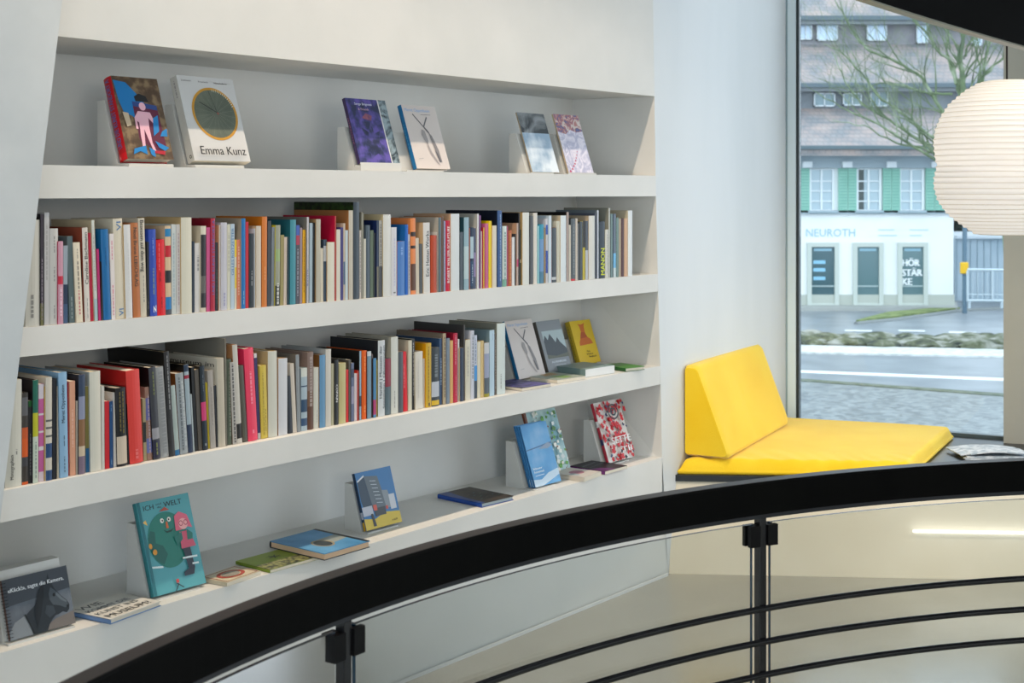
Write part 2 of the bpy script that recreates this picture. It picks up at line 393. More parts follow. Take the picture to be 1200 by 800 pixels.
ROW3 = """
6 25.4 446.6 0 19 bdbdb4 - wide putty|t .07 .3 4c4c48 u .22 -.15 Monographien;m .3 .35 55 -.15 .12
25.7 33 460.6 0 18 35302c - orange and black|s .2 .3 3a3a3e;s .3 .5 c45318;s .5 .62 b85020;s 0 .03 c45318;s .75 .95 56565a
33.2 38.3 470 0 17 2b2b2d - charcoal green-tipped|s .93 1 1f5a2a;m .1 .6 8a8a8c 0 .4
38.5 44.9 445.6 0 21 b5bfb2 16121a green, yellow and white|s .68 1 0f5a4a;s .45 .68 a8a820;m .05 .4 60706a 0 .4
45.1 51.5 450.6 0 20 b0558c - magenta starburst|s 0 .1 c0b0b8;s .32 .36 c8c0c4;s .5 .52 c8c0c4;s .68 .7 c8c0c4;s .85 1 c0b8c0
51.7 53.5 453 0 19 c09a20 - thin mustard|
53.7 61 442.6 0 20 bcb6aa c2bcae cream blue-blotched|s 0 .1 20406a;s .22 .36 20406a;s .5 .52 555;s .57 .59 555;s .42 .44 555
61.2 66.5 444 0 22 15181f 0a0e18 plain black|
66.7 70.3 452.6 0 19 c2b7a2 - thin light-cream|
70.5 80.3 436.6 -2 27 7fa3c0 7296b4 sky-blue|t .52 .88 20303c u .4 -.1 Meret_Oppenheim;m .05 .2 304050 0 .2;m .3 .4 304050 0 .2
80.5 82 448 -1 18 b01820 - thin red|
82.1 88.9 447 -.8 18 c08c72 - salmon-pink|m .3 .7 d8b8a8 0 .3
89.1 92 470 0 16 bfbbae - thin short ivory|
92.2 99.8 439.4 0 22 7c829a 1c1f28 dark blue photo|s 0 .18 6e5f70;s .18 .28 b8a890;s .28 .55 7b5a3c;s .78 1 2c3a52
100.1 105.8 453 0 18 77703c - olive and blue|s 0 .28 1f5680
106.1 118.9 436 -1.5 22 c2c0b4 9fa3a2 thick grey-white|
119.1 122.8 452.4 -.5 18 bab9b2 - slim pale|
123.1 128.5 470.4 -.5 16 b0131f - short scarlet|
128.7 132.9 470.4 -.5 16 103a68 - short navy|m .85 .95 88a8c8 0 .3;m .05 .15 88a8c8 0 .3
133.1 137 460 -.8 17 c0bdb8 - slim chalk-white|
137.6 149.3 455 -2.5 17 141418 0c0c0e gold-lettered black|s .03 .38 b8ab9a;m .42 .95 a8923a -.15 .16;m .45 .95 a8923a .15 .16
149.5 151.8 448 -1 18 101012 - thin jet-black|
152.3 168 434.5 -5 26 c63a34 a01616 broad glossy red|m .05 .15 d88080 0 .3
168.3 172.3 467 -1.5 16 8d8262 - beige and black banded|s .3 .62 1c1c1c
172.6 179 453.6 -3 17 8a6a5c - orange and blue marbled|s .1 .3 6068a0;s .55 .85 5a5c98;m .1 .9 b0a8b8 0 .4
180 188.3 430.4 -6 22 34363d 0a0a0c dark grey green-printed|s .02 .2 23233a;s .22 .34 8a8a90;m .7 .95 8a9440 0 .25;m .05 .18 98a050 0 .3
188.5 198.3 430.3 -7 21 8f9192 - light-grey woven|m .05 .95 7a7c7e 0 .8
198.7 205 412 -7 31 28282a 060606 tall black white-titled|m .45 .97 b8b8b8 0 .3
205.4 210.9 451.6 -5.8 17 98a5a2 7c4a20 pale seafoam|s 0 .08 20608c
211.3 220.6 437.5 -6 20 8b9296 6f3f18 mottled brown-white|m .05 .95 40484e .15 .3;m .1 .9 c0c4c6 -.2 .3
220.8 226.4 427 -5.6 22 8f9fa8 0c0c0c steel-blue red-banded|s 0 .32 223048;s .84 .88 8c2038;s .92 1 24344a
226.6 228.4 461.7 -3.5 16 a4b0b4 - thin short bluish|
228.6 232.6 430 -5 22 0c0c0e - matt black|
232.8 237.8 433 -5 20 4a443c - dark umber|
238.2 244 428.8 -4.6 21 1b2630 0a0a0a black magenta-banded|s .35 .57 b83468;m .05 .08 c8c8c8 0 .5;m .7 .9 8a929a 0 .15
244.2 246.8 448 -3.6 18 b8a520 - thin yellow|
247 253.2 434 -3.8 20 97928c - warm grey|m .3 .8 6a6660 0 .15
253.5 256.5 451.6 -3 17 2a2e34 - thin gunmetal|
256.8 264.6 420 -2.5 27 b0a898 c4c0b2 tall cream museum|
264.8 266.6 396.8 -1.5 30 8a8578 6c6a62 tallest grey|
266.8 272.6 421 -1.5 20 4b5548 - foliage-green photo|m .1 .9 8a9080 0 .5
272.9 277.9 424.5 -3.6 20 a5a29c 6b5848 black and white striped|m .02 .98 26262a 0 .6
278.2 284 404 -6 24 b5b2aa 9a704c tall white tan-sided|s .05 .2 222
284.6 290.9 428.5 -5.6 20 4c4b42 - murky olive|
291.2 302.2 408.6 -5.6 22 d83f5c c02850 coral-pink|m .4 .75 e8a0b0 0 .3;m .08 .12 e8a0b0 0 .3
302.4 306 414 -5 21 2c2458 - dark violet|s .95 1 c0c0c0;s 0 .07 b0b0b0
306.5 314 428.5 -2.2 18 c0ab48 - ochre-yellow|m .05 .9 55481a .15 .12;m .1 .4 55481a -.15 .12
314.4 325 412.2 -.6 22 bdbdb2 b09a70 thick bone-white|
326.2 336.7 420.7 0 20 bfc1c6 b59474 wide white tan-sided|
338 343.3 441 -2.6 18 2d333c - leaning navy-black|
343.5 348 426 -3.6 20 bdb4a8 a9a9a4 leaning cream|
348.3 352.4 415.8 -2 22 80868a 66625c light grey|
352.9 360 431.7 0 18 97a8b2 - white and blue photo|s .08 .2 2f4a6a;s .3 .5 27435f;s .7 .72 2a4058;s .86 1 c0c4bc
360.3 367.2 413 0 21 7c6a62 - brown marbled photo|s 0 .3 55382a;s .3 .5 6a5040;m .3 .95 a89c98 0 .6
367.5 373.9 431 0 18 c0c0b6 - plain white short|m .1 .3 99 0 .2
374.4 381.3 416.3 0 21 5a86a8 6a4a28 brown and blue|
381.6 388 409.8 0 22 c3c1ba 9aa0a2 white ridge|s 0 1 bdbab2
388.2 391.8 426.4 0 19 a8a488 - thin pale khaki|
392 396.7 422 0 19 24272a 121416 black white-titled|t .35 .62 d0d0d0 d .5 0 COPAIN
397.1 405.3 426 0 18 b3ab7c - wide pale-green|m .4 .7 b88860 .15 .08
405.5 408.4 433.4 0 17 c01418 - slim vivid red|
408.6 411.6 421.7 0 20 4f4a42 - dark taupe|
411.7 415 425.5 0 19 56607c - blue-violet abstract|s .3 .6 8a88a0;s .75 .9 303a50
415.2 418.9 437.8 0 17 c0b8bc - short rose-white|
419.1 420.7 434.3 0 18 a03820 c02818 thin red-brown|
420.9 423.6 411.5 0 22 8ba4b4 141414 thin light-blue|s .2 .35 303c48
423.8 430 411.5 0 20 d1580a - vivid orange|m .7 .92 e8a870 0 .3;m .1 .2 e8a870 0 .3
430.3 435 412 0 20 6c8698 20262c grey-blue|s .93 1 b8bcc0
435.2 437.2 415 0 20 4a4040 - thin dark rose|
437.4 441.1 420 0 20 4478a0 18242c blue and pink|s .05 .3 9c3868
441.3 442.6 422 0 20 a89820 - thin yellow-olive|
442.9 451 399.3 0 28 bcc2c6 22252a tall white double-titled|t .24 .93 1e3040 u .36 -.24 Harald_|_Museum_der;t .1 .93 1e3040 u .3 .24 Szeemann_|_Obsessionen
451.3 458.1 420.4 0 19 4f6068 - maroon and teal chequered|s .5 1 803040;s .5 .5 485068
458.3 466.4 395.2 0 23 bfc2bc 9c9a8e big pale grey-white|m .08 .3 55 .1 .12
466.8 472.5 412.6 0 20 4a5058 c0bcb0 asphalt-grey|
473 478.1 412.6 -2 20 c81a28 - bright scarlet|m .4 .8 d8b0b0 .3 .2
478.4 482.7 399.3 0 22 bcb8a6 a9a190 cream-white|
483 486.8 397.3 -.6 22 1a1a1a - black white-lettered|m .2 .95 c8c8c8 0 .5
487.1 495.9 412.6 -.6 20 c6c3ba c0b8a6 plain off-white|m .2 .9 a9a9a9 .2 .1
496.1 498.5 420.4 -.4 18 bfbab0 - narrow off-white|
499 505.4 402.5 0 21 b9982c c48a08 wide mustard|m .1 .95 5a4a18 .1 .25;m .02 .08 222 0 .5
505.8 514.7 408 0 20 2f373d 8a8c8c dark grey white-boxed|s .02 .1 c0a018;s .16 .42 a8aeb8;m .5 .9 8a9298 0 .6
515 518.8 396.8 0 22 2b4668 - navy white-titled|m .3 .7 b8c4d0 0 .5
519 522.6 391 0 27 9f9278 7a6f62 spotted tan|m .1 .95 5a4a38 0 .6
523.1 527.2 396.8 0 22 6a7886 0d3a78 slate-blue|
527.4 531 399.3 0 21 c49a60 b88850 caramel|
531.2 536.2 390.8 0 23 a81a38 84102a crimson white-printed|m .55 .97 d8a8b0 .1 .3;m .1 .4 d8a8b0 0 .2
536.4 538.4 397.6 0 22 c3c5c4 - thin silver-white|
539 543.4 407.8 0 20 26344a b9a88a deep navy|
543.6 545 381 0 30 5a5a5a 3a3a3a tall thin charcoal|
545.3 551.2 398.5 0 21 c0bdae b89c68 ivory tan-sided|m .4 .9 8a8a88 .1 .3
551.4 555.6 387.7 0 22 b8bcc8 - tall white black-titled|m .3 .95 404850 0 .4
555.8 559.2 393.2 0 22 5c7088 - blue-banded white|s .28 .52 3a88c8;s 0 .28 2c3a48;s .52 1 b0b8c8;m .55 .95 304058 0 .3
559.4 563.1 400.7 0 21 c2bfae - pale cream slim|
563.3 567.1 399.7 0 21 bda877 - straw-yellow|
567.4 573.4 402 0 21 4c5660 9c8c70 misty dark photo|s .35 .8 8890a8;s .8 1 b0b4b8;s 0 .06 8a8420
573.7 579.4 387.2 0 24 a5bccb 6a8088 pale baby-blue|m .85 .97 7890a0 0 .15
579.6 582 391 0 23 5a5048 - thin brown dappled|m .1 .9 a8a098 0 .6
582.3 592 379.3 0 28 bcc6c4 7a7c72 thickest end grey-white|m .08 .3 66 .1 .12
"""
def hexf(s): return (s if len(s) == 6 else (s * 3 if len(s) == 2 else ''.join(c * 2 for c in s)))
def parse(txt):
    out = []
    for ln in txt.strip().splitlines():
        p = ln.split('|'); a = p[0].split(None, 7)
        r = dict(x0=float(a[0]), x1=float(a[1]), yt=float(a[2]), lean=float(a[3]), dep=float(a[4]) / 100, sp=hexf(a[5]), cv=None if a[6] == '-' else hexf(a[6]), desc=a[7].strip(), segs=[], marks=[], texts=[], flag='')
        if len(p) > 1 and p[1]:
            # text tokens may contain '|' between words: rejoin
            body = '|'.join(p[1:]) if 'Museum' in ln or 'Szeemann' in ln else p[1]
            r['flag'] = p[2] if len(p) > 2 and not ('Museum' in ln) else ''
            for e in body.split(';'):
                q = e.split()
                if not q: continue
                if q[0] == 's': r['segs'].append((float(q[1]), float(q[2]), hexf(q[3])))
                elif q[0] == 'm': r['marks'].append((float(q[1]), float(q[2]), hexf(q[3]), float(q[4]), float(q[5])))
                elif q[0] == 't': r['texts'].append((float(q[1]), float(q[2]), hexf(q[3]), q[4], float(q[5]), float(q[6]), q[7].replace('_', ' ')))
        out.append(r)
    return out
def build_row(txt, zsh, b0, rowname, group, bl=0.0):
    rows = parse(txt); n = len(rows)
    for i, r in enumerate(rows):
        xm = (r['x0'] + r['x1']) / 2
        base = b0 + bl * max(0, 1 - xm / 500.0)
        b = base + (.007 if r['cv'] else random.uniform(.009, .014))
        P0 = pt(r['x0'], b); P1 = pt(r['x1'], b)
        t = (P1 - P0).length - .0004
        h = zat(r['yt'], P0.y) - zsh
        ppm = CS * (1892 - xm) ** 2 / 6900      # px per metre along the wall
        lean = math.atan2(r['lean'] / ppm, h)                              # <0 leans left
        if lean: h = h / math.cos(lean)
        dep = min(r['dep'], h * .9, {2: .36, 3: .345}[rowname == 'upper' and 2 or 3])
        hard = t > .018 or r['cv'] is not None
        segs = r['segs']
        backart = None
        if r['flag'] == 'blackarch':
            backart = [('ell', '100c0c', .55, .5, .42, .38)]
        if 'museum' in r['desc']:
            backart = [('text', '222222', 'museum im', .06, .90, .055, .88), ('text', '222222', 'bellpark', .32, .815, .05, .60), ('text', '222222', 'kriens', .5, .74, .04, .40)]
        if 'tallest, dark' in r['desc']:
            backart = [('rect', noisy('leafy_print', '0c1408', '2f4a1c', 60, 4, .4), 0, .05, 1, .99)]
        mbs = book_mesh(dep, h, t, r['sp'], r['cv'], r['cv'], hard, segs, r['marks'], r['texts'], backart=backart, pages=PAGE if i % 3 else PAGE_TAN)
        # x into the shelf, front cover to the right
        Yv = -D
        R = Matrix.Rotation(lean, 3, BK) if lean else Matrix.Identity(3)
        # lean about the room-facing axis; pivot on the lower edge of the side it leans to
        X = BK.copy(); Y = (R @ Yv); Z = (R @ UP)
        if lean <= 0: org = P0 + Vector((0, 0, zsh)) - Y * t
        else: org = P1 + Vector((0, 0, zsh))
        org = org + Z * .0006
        L = rows[i - 1]['desc'] if i else None; Rr = rows[i + 1]['desc'] if i < n - 1 else None
        if L and Rr: lab = f"{r['desc']} book in the {rowname} row, between {L} and {Rr}"
        elif Rr: lab = f"{r['desc']} book at the left end of the {rowname} row"
        else: lab = f"{r['desc']} book at the right end of the {rowname} row"
        w = lab.split()
        if len(w) > 16: lab = f"{r['desc']} book, {rowname} row, right of {L}"
        o = place(mbs, 'book', org, X, Y, Z, lab, 'book', group)
    return rows
# ---------------------------------------------------------------- the room
WHITE = noisy('white_plaster', 'd2d3d0', 'dcdcd9', 2.2, 8, .55, .06, 9, spec=.35)
WHITE2 = noisy('smooth_white_plaster', 'd3d7d9', 'dcdfe1', 1.6, 8, .5, .08, 5, spec=.3, stretch=(1, 1, .25))
PILLAR = noisy('brushed_pale_plaster', 'b9c0c4', 'c9ced0', 3, 9, .5, .1, 8, spec=.3)
BLACK = mat('060607', .5, .2)
STEEL = mat('17181b', .25, .6)
ZS1, ZS2, ZS3, ZS4, ZSOF = 1.827, 1.385, .969, .553, 2.184
def room():
    # niche wall: back, right end, fascia above, parapet below
    mb = MB(); L = -330
    lev = [(ZSOF, 767, 671, .42), (1.78, 768.5, 674.5, .41), (1.345, 771, 679, .39), (.93, 774, 686.5, .36), (ZS4 - .03, 776, 692.5, .31)]
    for (za, fa, ba, da), (zb, fb, bb, db) in zip(lev, lev[1:]):
        mb.face([pt(L, da, za), pt(ba, da, za), pt(bb, db, zb), pt(L, db, zb)], WHITE)
        mb.face([pt(ba, da, za), pt(fa, 0, za), pt(fb, 0, zb), pt(bb, db, zb)], WHITE)
    f0, f1 = pt(L, 0), pt(767, 0)
    # thick fascia over the niche (its underside is the soffit)
    top = 3.6; ftop = Vector((.62, 6.10, 0))
    a, b_, c, d = pt(L, 0, ZSOF), pt(767, 0, ZSOF), pt(671, .42, ZSOF), pt(L, .42, ZSOF)
    mb.face([a, b_, c, d], WHITE)
    at, bt = pt(L, 0, top), Vector((.615, 6.105, top))
    mb.face([a, b_, bt, at], WHITE)
    # parapet below the ledge
    mb.face([pt(L, .02, 0), pt(783, .03, 0), pt(777, .02, ZS4 - .02), pt(L, -.04, ZS4 - .02)], WHITE)
    struct(mb.build('wall_left'))
    # tall white wall turning towards the window
    mb = MB()
    prof = [(0, pt(783, .03)), (ZS4, pt(776, 0)), (.93, pt(774, 0)), (1.345, pt(771, 0)), (1.78, pt(768.5, 0)), (ZSOF, pt(767, 0)), (3.6, Vector((.615, 6.105, 0)))]
    for (za, p), (zb, q) in zip(prof, prof[1:]):
        mb.face([(p.x, p.y, za), (1.56, 7.75, za), (1.56, 7.75, zb), (q.x, q.y, zb)], WHITE2)
    struct(mb.build('wall_right'))
    # leaning pillar at the left
    mb = MB()
    Zt, Zb = pt(73, -.1), pt(0, -.1)
    zt, zb = zat(0, Zt.y), zat(612, Zb.y)
    sl = (Zt - Zb) / (zt - zb)
    p0 = Zb + sl * (0 - zb); p1 = Zb + sl * (3.6 - zb)
    q0, q1 = p0 - D * 3.2, p1 - D * 3.6
    for p in (p0, q0): p.z = 0
    for p in (p1, q1): p.z = 3.6
    mb.face([p0, p1, q1, q0], PILLAR)
    mb.face([p0, p1, p1 + BK * .5, p0 + BK * .1], PILLAR)
    struct(mb.build('wall_pillar'))
    # floor and ceiling
    FL = noisy('polished_concrete', '96948a', 'a4a297', 1.3, 9, .24, .02, 30, spec=.95, third='9d9b90')
    mb = MB(); C0 = [(-4.2, -3.5), (4.6, -3.5), (4.6, 7.0), (2.6, 7.3), (1.56, 7.75), (.6, 6.8), (-4.2, 2.0)]
    mb.face([(x, y, 0) for x, y in C0], FL); struct(mb.build('floor'))
    mb = MB(); mb.prism([(x, y, 3.6) for x, y in C0], (0, 0, .2), WHITE); struct(mb.build('ceiling'))
    mb = MB(); mb.abox(-4.4, -4.2, -3.5, 4.2, 0, 3.6, WHITE); struct(mb.build('wall_far_left'))
    mb = MB(); mb.abox(-4.2, -3.8, -3.7, -3.5, 0, 3.6, WHITE); mb.abox(4.4, 4.8, -3.7, -3.5, 0, 3.6, WHITE); mb.abox(-3.8, 4.4, -3.7, -3.5, 3.45, 3.6, WHITE); struct(mb.build('wall_back'))
    mb = MB(); mb.abox(4.6, 4.8, -3.5, 4.0, 0, 3.6, WHITE); struct(mb.build('wall_far_right'))
    # white skirting line where wall meets floor
    mb = MB(); a, b_ = pt(L, .012, 0), pt(782, .018, 0)
    mb.box(a, b_ - a, -BK * .006, (0, 0, .012), mat('d8dada'))
    struct(mb.build('baseboard_left'))
room()
def shelf(z0, z1, pxr, bl, name, label, back=.45, ledge=False):
    """plaster shelf board: front edge set bl metres proud of the wall at its left end"""
    mb = MB(); lx = -330
    Lf = pt(0, bl); Rf = pt(pxr, 0); dirn = (Lf - Rf); Lf = Rf + dirn * 1.5
    Rb = pt(pxr, back); Lb = pt(-330, back)
    poly = [Vector((p.x, p.y, z0)) for p in (Lf, Rf, Rf + (Rb - Rf) * .98, Lb)]
    mb.prism(poly, (0, 0, z1 - z0), WHITE)
    o = mb.build(name); bevel(o, .003, 2)
    return tag(o, label, 'shelf', None)
shelf(1.735, ZS1, 768.6, 0, 'wall_shelf', 'white plaster shelf at the top, carrying six face-out books')
shelf(1.306, ZS2, 770.8, 0, 'wall_shelf', 'white plaster shelf under the upper row of books')
shelf(.886, ZS3, 773.8, -.065, 'wall_shelf', 'white plaster shelf under the lower row of books')
shelf(.40, ZS4, 775.9, -.087, 'wall_ledge', 'lowest white ledge with scattered books above the floor', back=.33)
# ---------------------------------------------------------------- bench, cushion, window
def bench():
    ZB = .445
    WALLB = noisy('bench_plaster', 'd8cfba', 'e0d8c5', 2.5, 8, .55, .05, 10, spec=.3)
    r = empty('window_bench', (1.6, 6.7, 0)); tag(r, 'long window bench with black top under the yellow seat', 'bench')
    c0 = Vector((.722, 6.278, 0)); c1 = Vector((3.9, 6.06, 0))
    mb = MB()
    t0, t1 = Vector((.75, 6.335, ZB - .03)), Vector((3.9, 6.12, ZB - .03))
    mb.mesh([c0, c1, t1, t0, c0 + Vector((.3, .5, 0)), c1 + Vector((0, .8, 0)), t1 + Vector((0, .8, 0)), t0 + Vector((.28, .5, 0))],
            [(0, 1, 2, 3), (4, 7, 6, 5), (3, 2, 6, 7), (0, 4, 5, 1), (0, 3, 7, 4), (1, 5, 6, 2)], WALLB)
    o = mb.build('front_panel'); o.parent = r; o.matrix_parent_inverse = r.matrix_world.inverted(); o.location = -Vector(r.location)
    o['label'] = 'cream plaster front of the bench'
    mb = MB()
    poly = [(.745, 6.325, ZB - .03), (3.9, 6.10, ZB - .03), (3.9, 6.60, ZB - .03), (2.62, 7.19, ZB - .03), (1.565, 7.73, ZB - .03)]
    mb.prism(poly, (0, 0, .03), noisy('black_bench_top', '0e1116', '14181e', 3, 4, .3, spec=.5))
    o = mb.build('bench_top', r); o.location = -Vector(r.location)
    # seat cushion: soft quilted slab on four plan corners
    A = [Vector((.775, 6.345, ZB)), Vector((1.83, 6.27, ZB)), Vector((2.335, 7.24, ZB)), Vector((1.50, 7.60, ZB))]
    YEL = fabric('yellow_cloth')
    root = empty('seat_cushion', A[0]); tag(root, 'flat yellow seat cushion lying on the black window bench', 'cushion')
    mb = MB(); n, m_ = 90, 90; T = .068
    def q(u, v): return (A[0] * (1 - u) + A[1] * u) * (1 - v) + (A[3] * (1 - u) + A[2] * u) * v
    def edge(u): 
        e = min(u, 1 - u); return 1 - (1 - min(1, e / .035)) ** 2.6 if e < .035 else 1
    vs = []; 
    for j in range(m_ + 1):
        for i in range(n + 1):
            u = .5 - .5 * math.cos(math.pi * i / n); v = .5 - .5 * math.cos(math.pi * j / m_)
            p = q(u, v)
            k = (max(0, edge(u)) * max(0, edge(v)))
            z = T * (.30 + .70 * k) + .004 * math.sin(u * 5 + 1) * math.sin(v * 4)
            wr = max(0, 1 - v / .28)          # diagonal puckers along the front edge
            z += .0032 * wr * math.sin((u * 34 + v * 26) * 2 + 2.0 * math.sin(u * 9)) * k
            vs.append(p + Vector((0, 0, z)))
    fs = [(j * (n + 1) + i, j * (n + 1) + i + 1, (j + 1) * (n + 1) + i + 1, (j + 1) * (n + 1) + i) for j in range(m_) for i in range(n)]
    mb.mesh(vs, fs, YEL, True)
    per = [j for j in range(n + 1)] + [(n + 1) * j + n for j in range(1, m_ + 1)] + [(n + 1) * m_ + i for i in range(n - 1, -1, -1)] + [(n + 1) * j for j in range(m_ - 1, 0, -1)]
    ring = [vs[i] for i in per]; low = []
    cen = (A[0] + A[1] + A[2] + A[3]) / 4
    mid = [Vector((p.x, p.y, 0)) + (Vector((p.x, p.y, 0)) - Vector((cen.x, cen.y, 0))).normalized() * .010 + Vector((0, 0, ZB + .012)) for p in ring]
    low = [Vector((p.x, p.y, ZB + .001)) for p in ring]
    mb.loft([ring, mid, low], YEL, True, False, True)
    o = mb.build('cover', root); o.location = -Vector(root.location)
    # wedge backrest against the white wall
    s = Vector((.475, .955, 0)).normalized(); nn = Vector((s.y, -s.x, 0))
    o0 = Vector((.808, 6.405, ZB + .0705))
    Ht, Wb, Wt = .425, .222, .062
    prof = []
    def arc(cx, cz, r, a0, a1, k=6): return [(cx + r * math.cos(math.radians(a0 + (a1 - a0) * i / k)), cz + r * math.sin(math.radians(a0 + (a1 - a0) * i / k))) for i in range(k + 1)]
    prof += arc(Wb - .03, .02, .02, -90, 18, 4)
    prof += arc(Wt - .025, Ht - .034, .034, 20, 90)
    prof += arc(.012, Ht - .012, .012, 90, 180, 3)
    prof += arc(.012, .012, .012, 180, 270, 3)
    mb = MB(); L_ = 1.075; rings = []; N = 40
    c2 = (sum(p[0] for p in prof) / len(prof), sum(p[1] for p in prof) / len(prof))
    for i in range(N + 1):
        f = i / N; e = min(f, 1 - f) * L_
        sh = 1 - .055 * max(0, 1 - e / .014) ** 2
        st = .0025 * math.exp(-((f - .46) / .010) ** 2)
        rings.append([o0 + s * (L_ * f) + nn * (c2[0] + (a - c2[0]) * sh - (st if a > .05 else 0)) + UP * (c2[1] + (b - c2[1]) * sh) for a, b in prof])
    mb.loft(rings, YEL, True, True, True)
    br = empty('backrest_cushion', o0); tag(br, 'yellow wedge-shaped back cushion leaning on the white wall', 'cushion')
    o = mb.build('cover', br); o.location = -Vector(o0)
    e = o.modifiers.new('e', 'EDGE_SPLIT'); e.split_angle = math.radians(55)
    # folded newspapers
    P = Vector((2.215, 6.67, ZB)); rn = empty('newspaper', P); tag(rn, 'folded newspapers lying on the black bench beside the yellow seat', 'newspaper')
    mb = MB(); pr = noisy('newsprint', 'a9b4bd', 'd5dade', 26, 5, .7, lo=.42, hi=.55, stretch=(1, 1.6, 1))
    for k, (dx, dy, rot, w_, d_, tk) in enumerate([(0, 0, -.10, .34, .24, .006), (.015, .02, -.02, .33, .22, .006), (-.01, .03, .06, .30, .20, .005), (.03, .01, .0, .28, .19, .005)]):
        M = Matrix.Rotation(rot, 3, 'Z'); z = .001 + sum([.0, .0075, .015, .022][k:k + 1])
        rows_ = []
        for i in range(9):
            f = i / 8; bow = .012 * math.sin(f * math.pi) * (k > 1)
            rows_.append([M @ Vector((dx + f * w_, dy + y, z + bow + zz)) for y, zz in ((0, 0), (d_, 0), (d_, tk), (0, tk))])
        mb.loft(rows_, pr)
    mb.build('pages', rn)
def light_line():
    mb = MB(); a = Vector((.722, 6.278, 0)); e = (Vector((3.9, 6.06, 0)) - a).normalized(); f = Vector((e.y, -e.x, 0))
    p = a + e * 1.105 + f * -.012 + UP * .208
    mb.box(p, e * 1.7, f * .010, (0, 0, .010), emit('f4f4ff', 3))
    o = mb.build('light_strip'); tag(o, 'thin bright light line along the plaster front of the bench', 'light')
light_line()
def fabric(name):
    m = noisy(name, 'efc21c', 'f6cf34', 3, 5, .85, .25, 220, spec=.15)
    p = m.node_tree.nodes['Principled BSDF']; p.inputs['Sheen Weight'].default_value = .5; p.inputs['Sheen Roughness'].default_value = .4
    p.inputs['Sheen Tint'].default_value = (1, .9, .6, 1)
    return m
bench()
def window():
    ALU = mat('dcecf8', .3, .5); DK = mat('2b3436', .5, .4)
    w0 = Vector((1.562, 7.742, 0)); wd = Vector((1, -.5, 0)).normalized(); wn = Vector((wd.y, -wd.x, 0))
    def at(px):          # where the window line crosses image column px
        r = (px - HX) / F
        Z = (w0.y + .5 * w0.x) / (1 + .5 * r); return Vector((r * Z, Z, 0))
    a, b_, c, d = at(921.5), at(924), at(933.5), at(936.5); e = at(1174.5)
    fr = MB()
    def post(p, q, z0, z1, dep, mt, off=0): fr.box(p + UP * z0 + wn * off, q - p, wn * -dep, (0, 0, z1 - z0), mt)
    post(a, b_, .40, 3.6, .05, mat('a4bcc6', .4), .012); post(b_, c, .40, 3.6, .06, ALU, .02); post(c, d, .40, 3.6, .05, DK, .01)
    post(d, e + wd * .3, .40, .462, .05, mat('4c5a60', .4), 0)
    post(d, e + wd * .3, 3.52, 3.6, .05, ALU, 0)
    o = fr.build('window_1'); struct(o)
    g = MB(); g.box(d + UP * .455 - wn * .02, (e + wd * .3) - d, wn * -.008, (0, 0, 3.07), glass('window_glass', (.95, .985, 1, 1), .05))
    o2 = g.build('pane', o)
    # column at the right
    mb = MB(); p = pt2 = Vector((2.566, 7.128, .445)); CM = noisy('grey_column_paint', 'a3a298', 'adaca1', 2, 5, .5, spec=.3)
    mb.box(p, Vector((.42, -.144, 0)), Vector((.10, .22, 0)), (0, 0, 3.155), CM); struct(mb.build('wall_column'))
    return at
WAT = window()
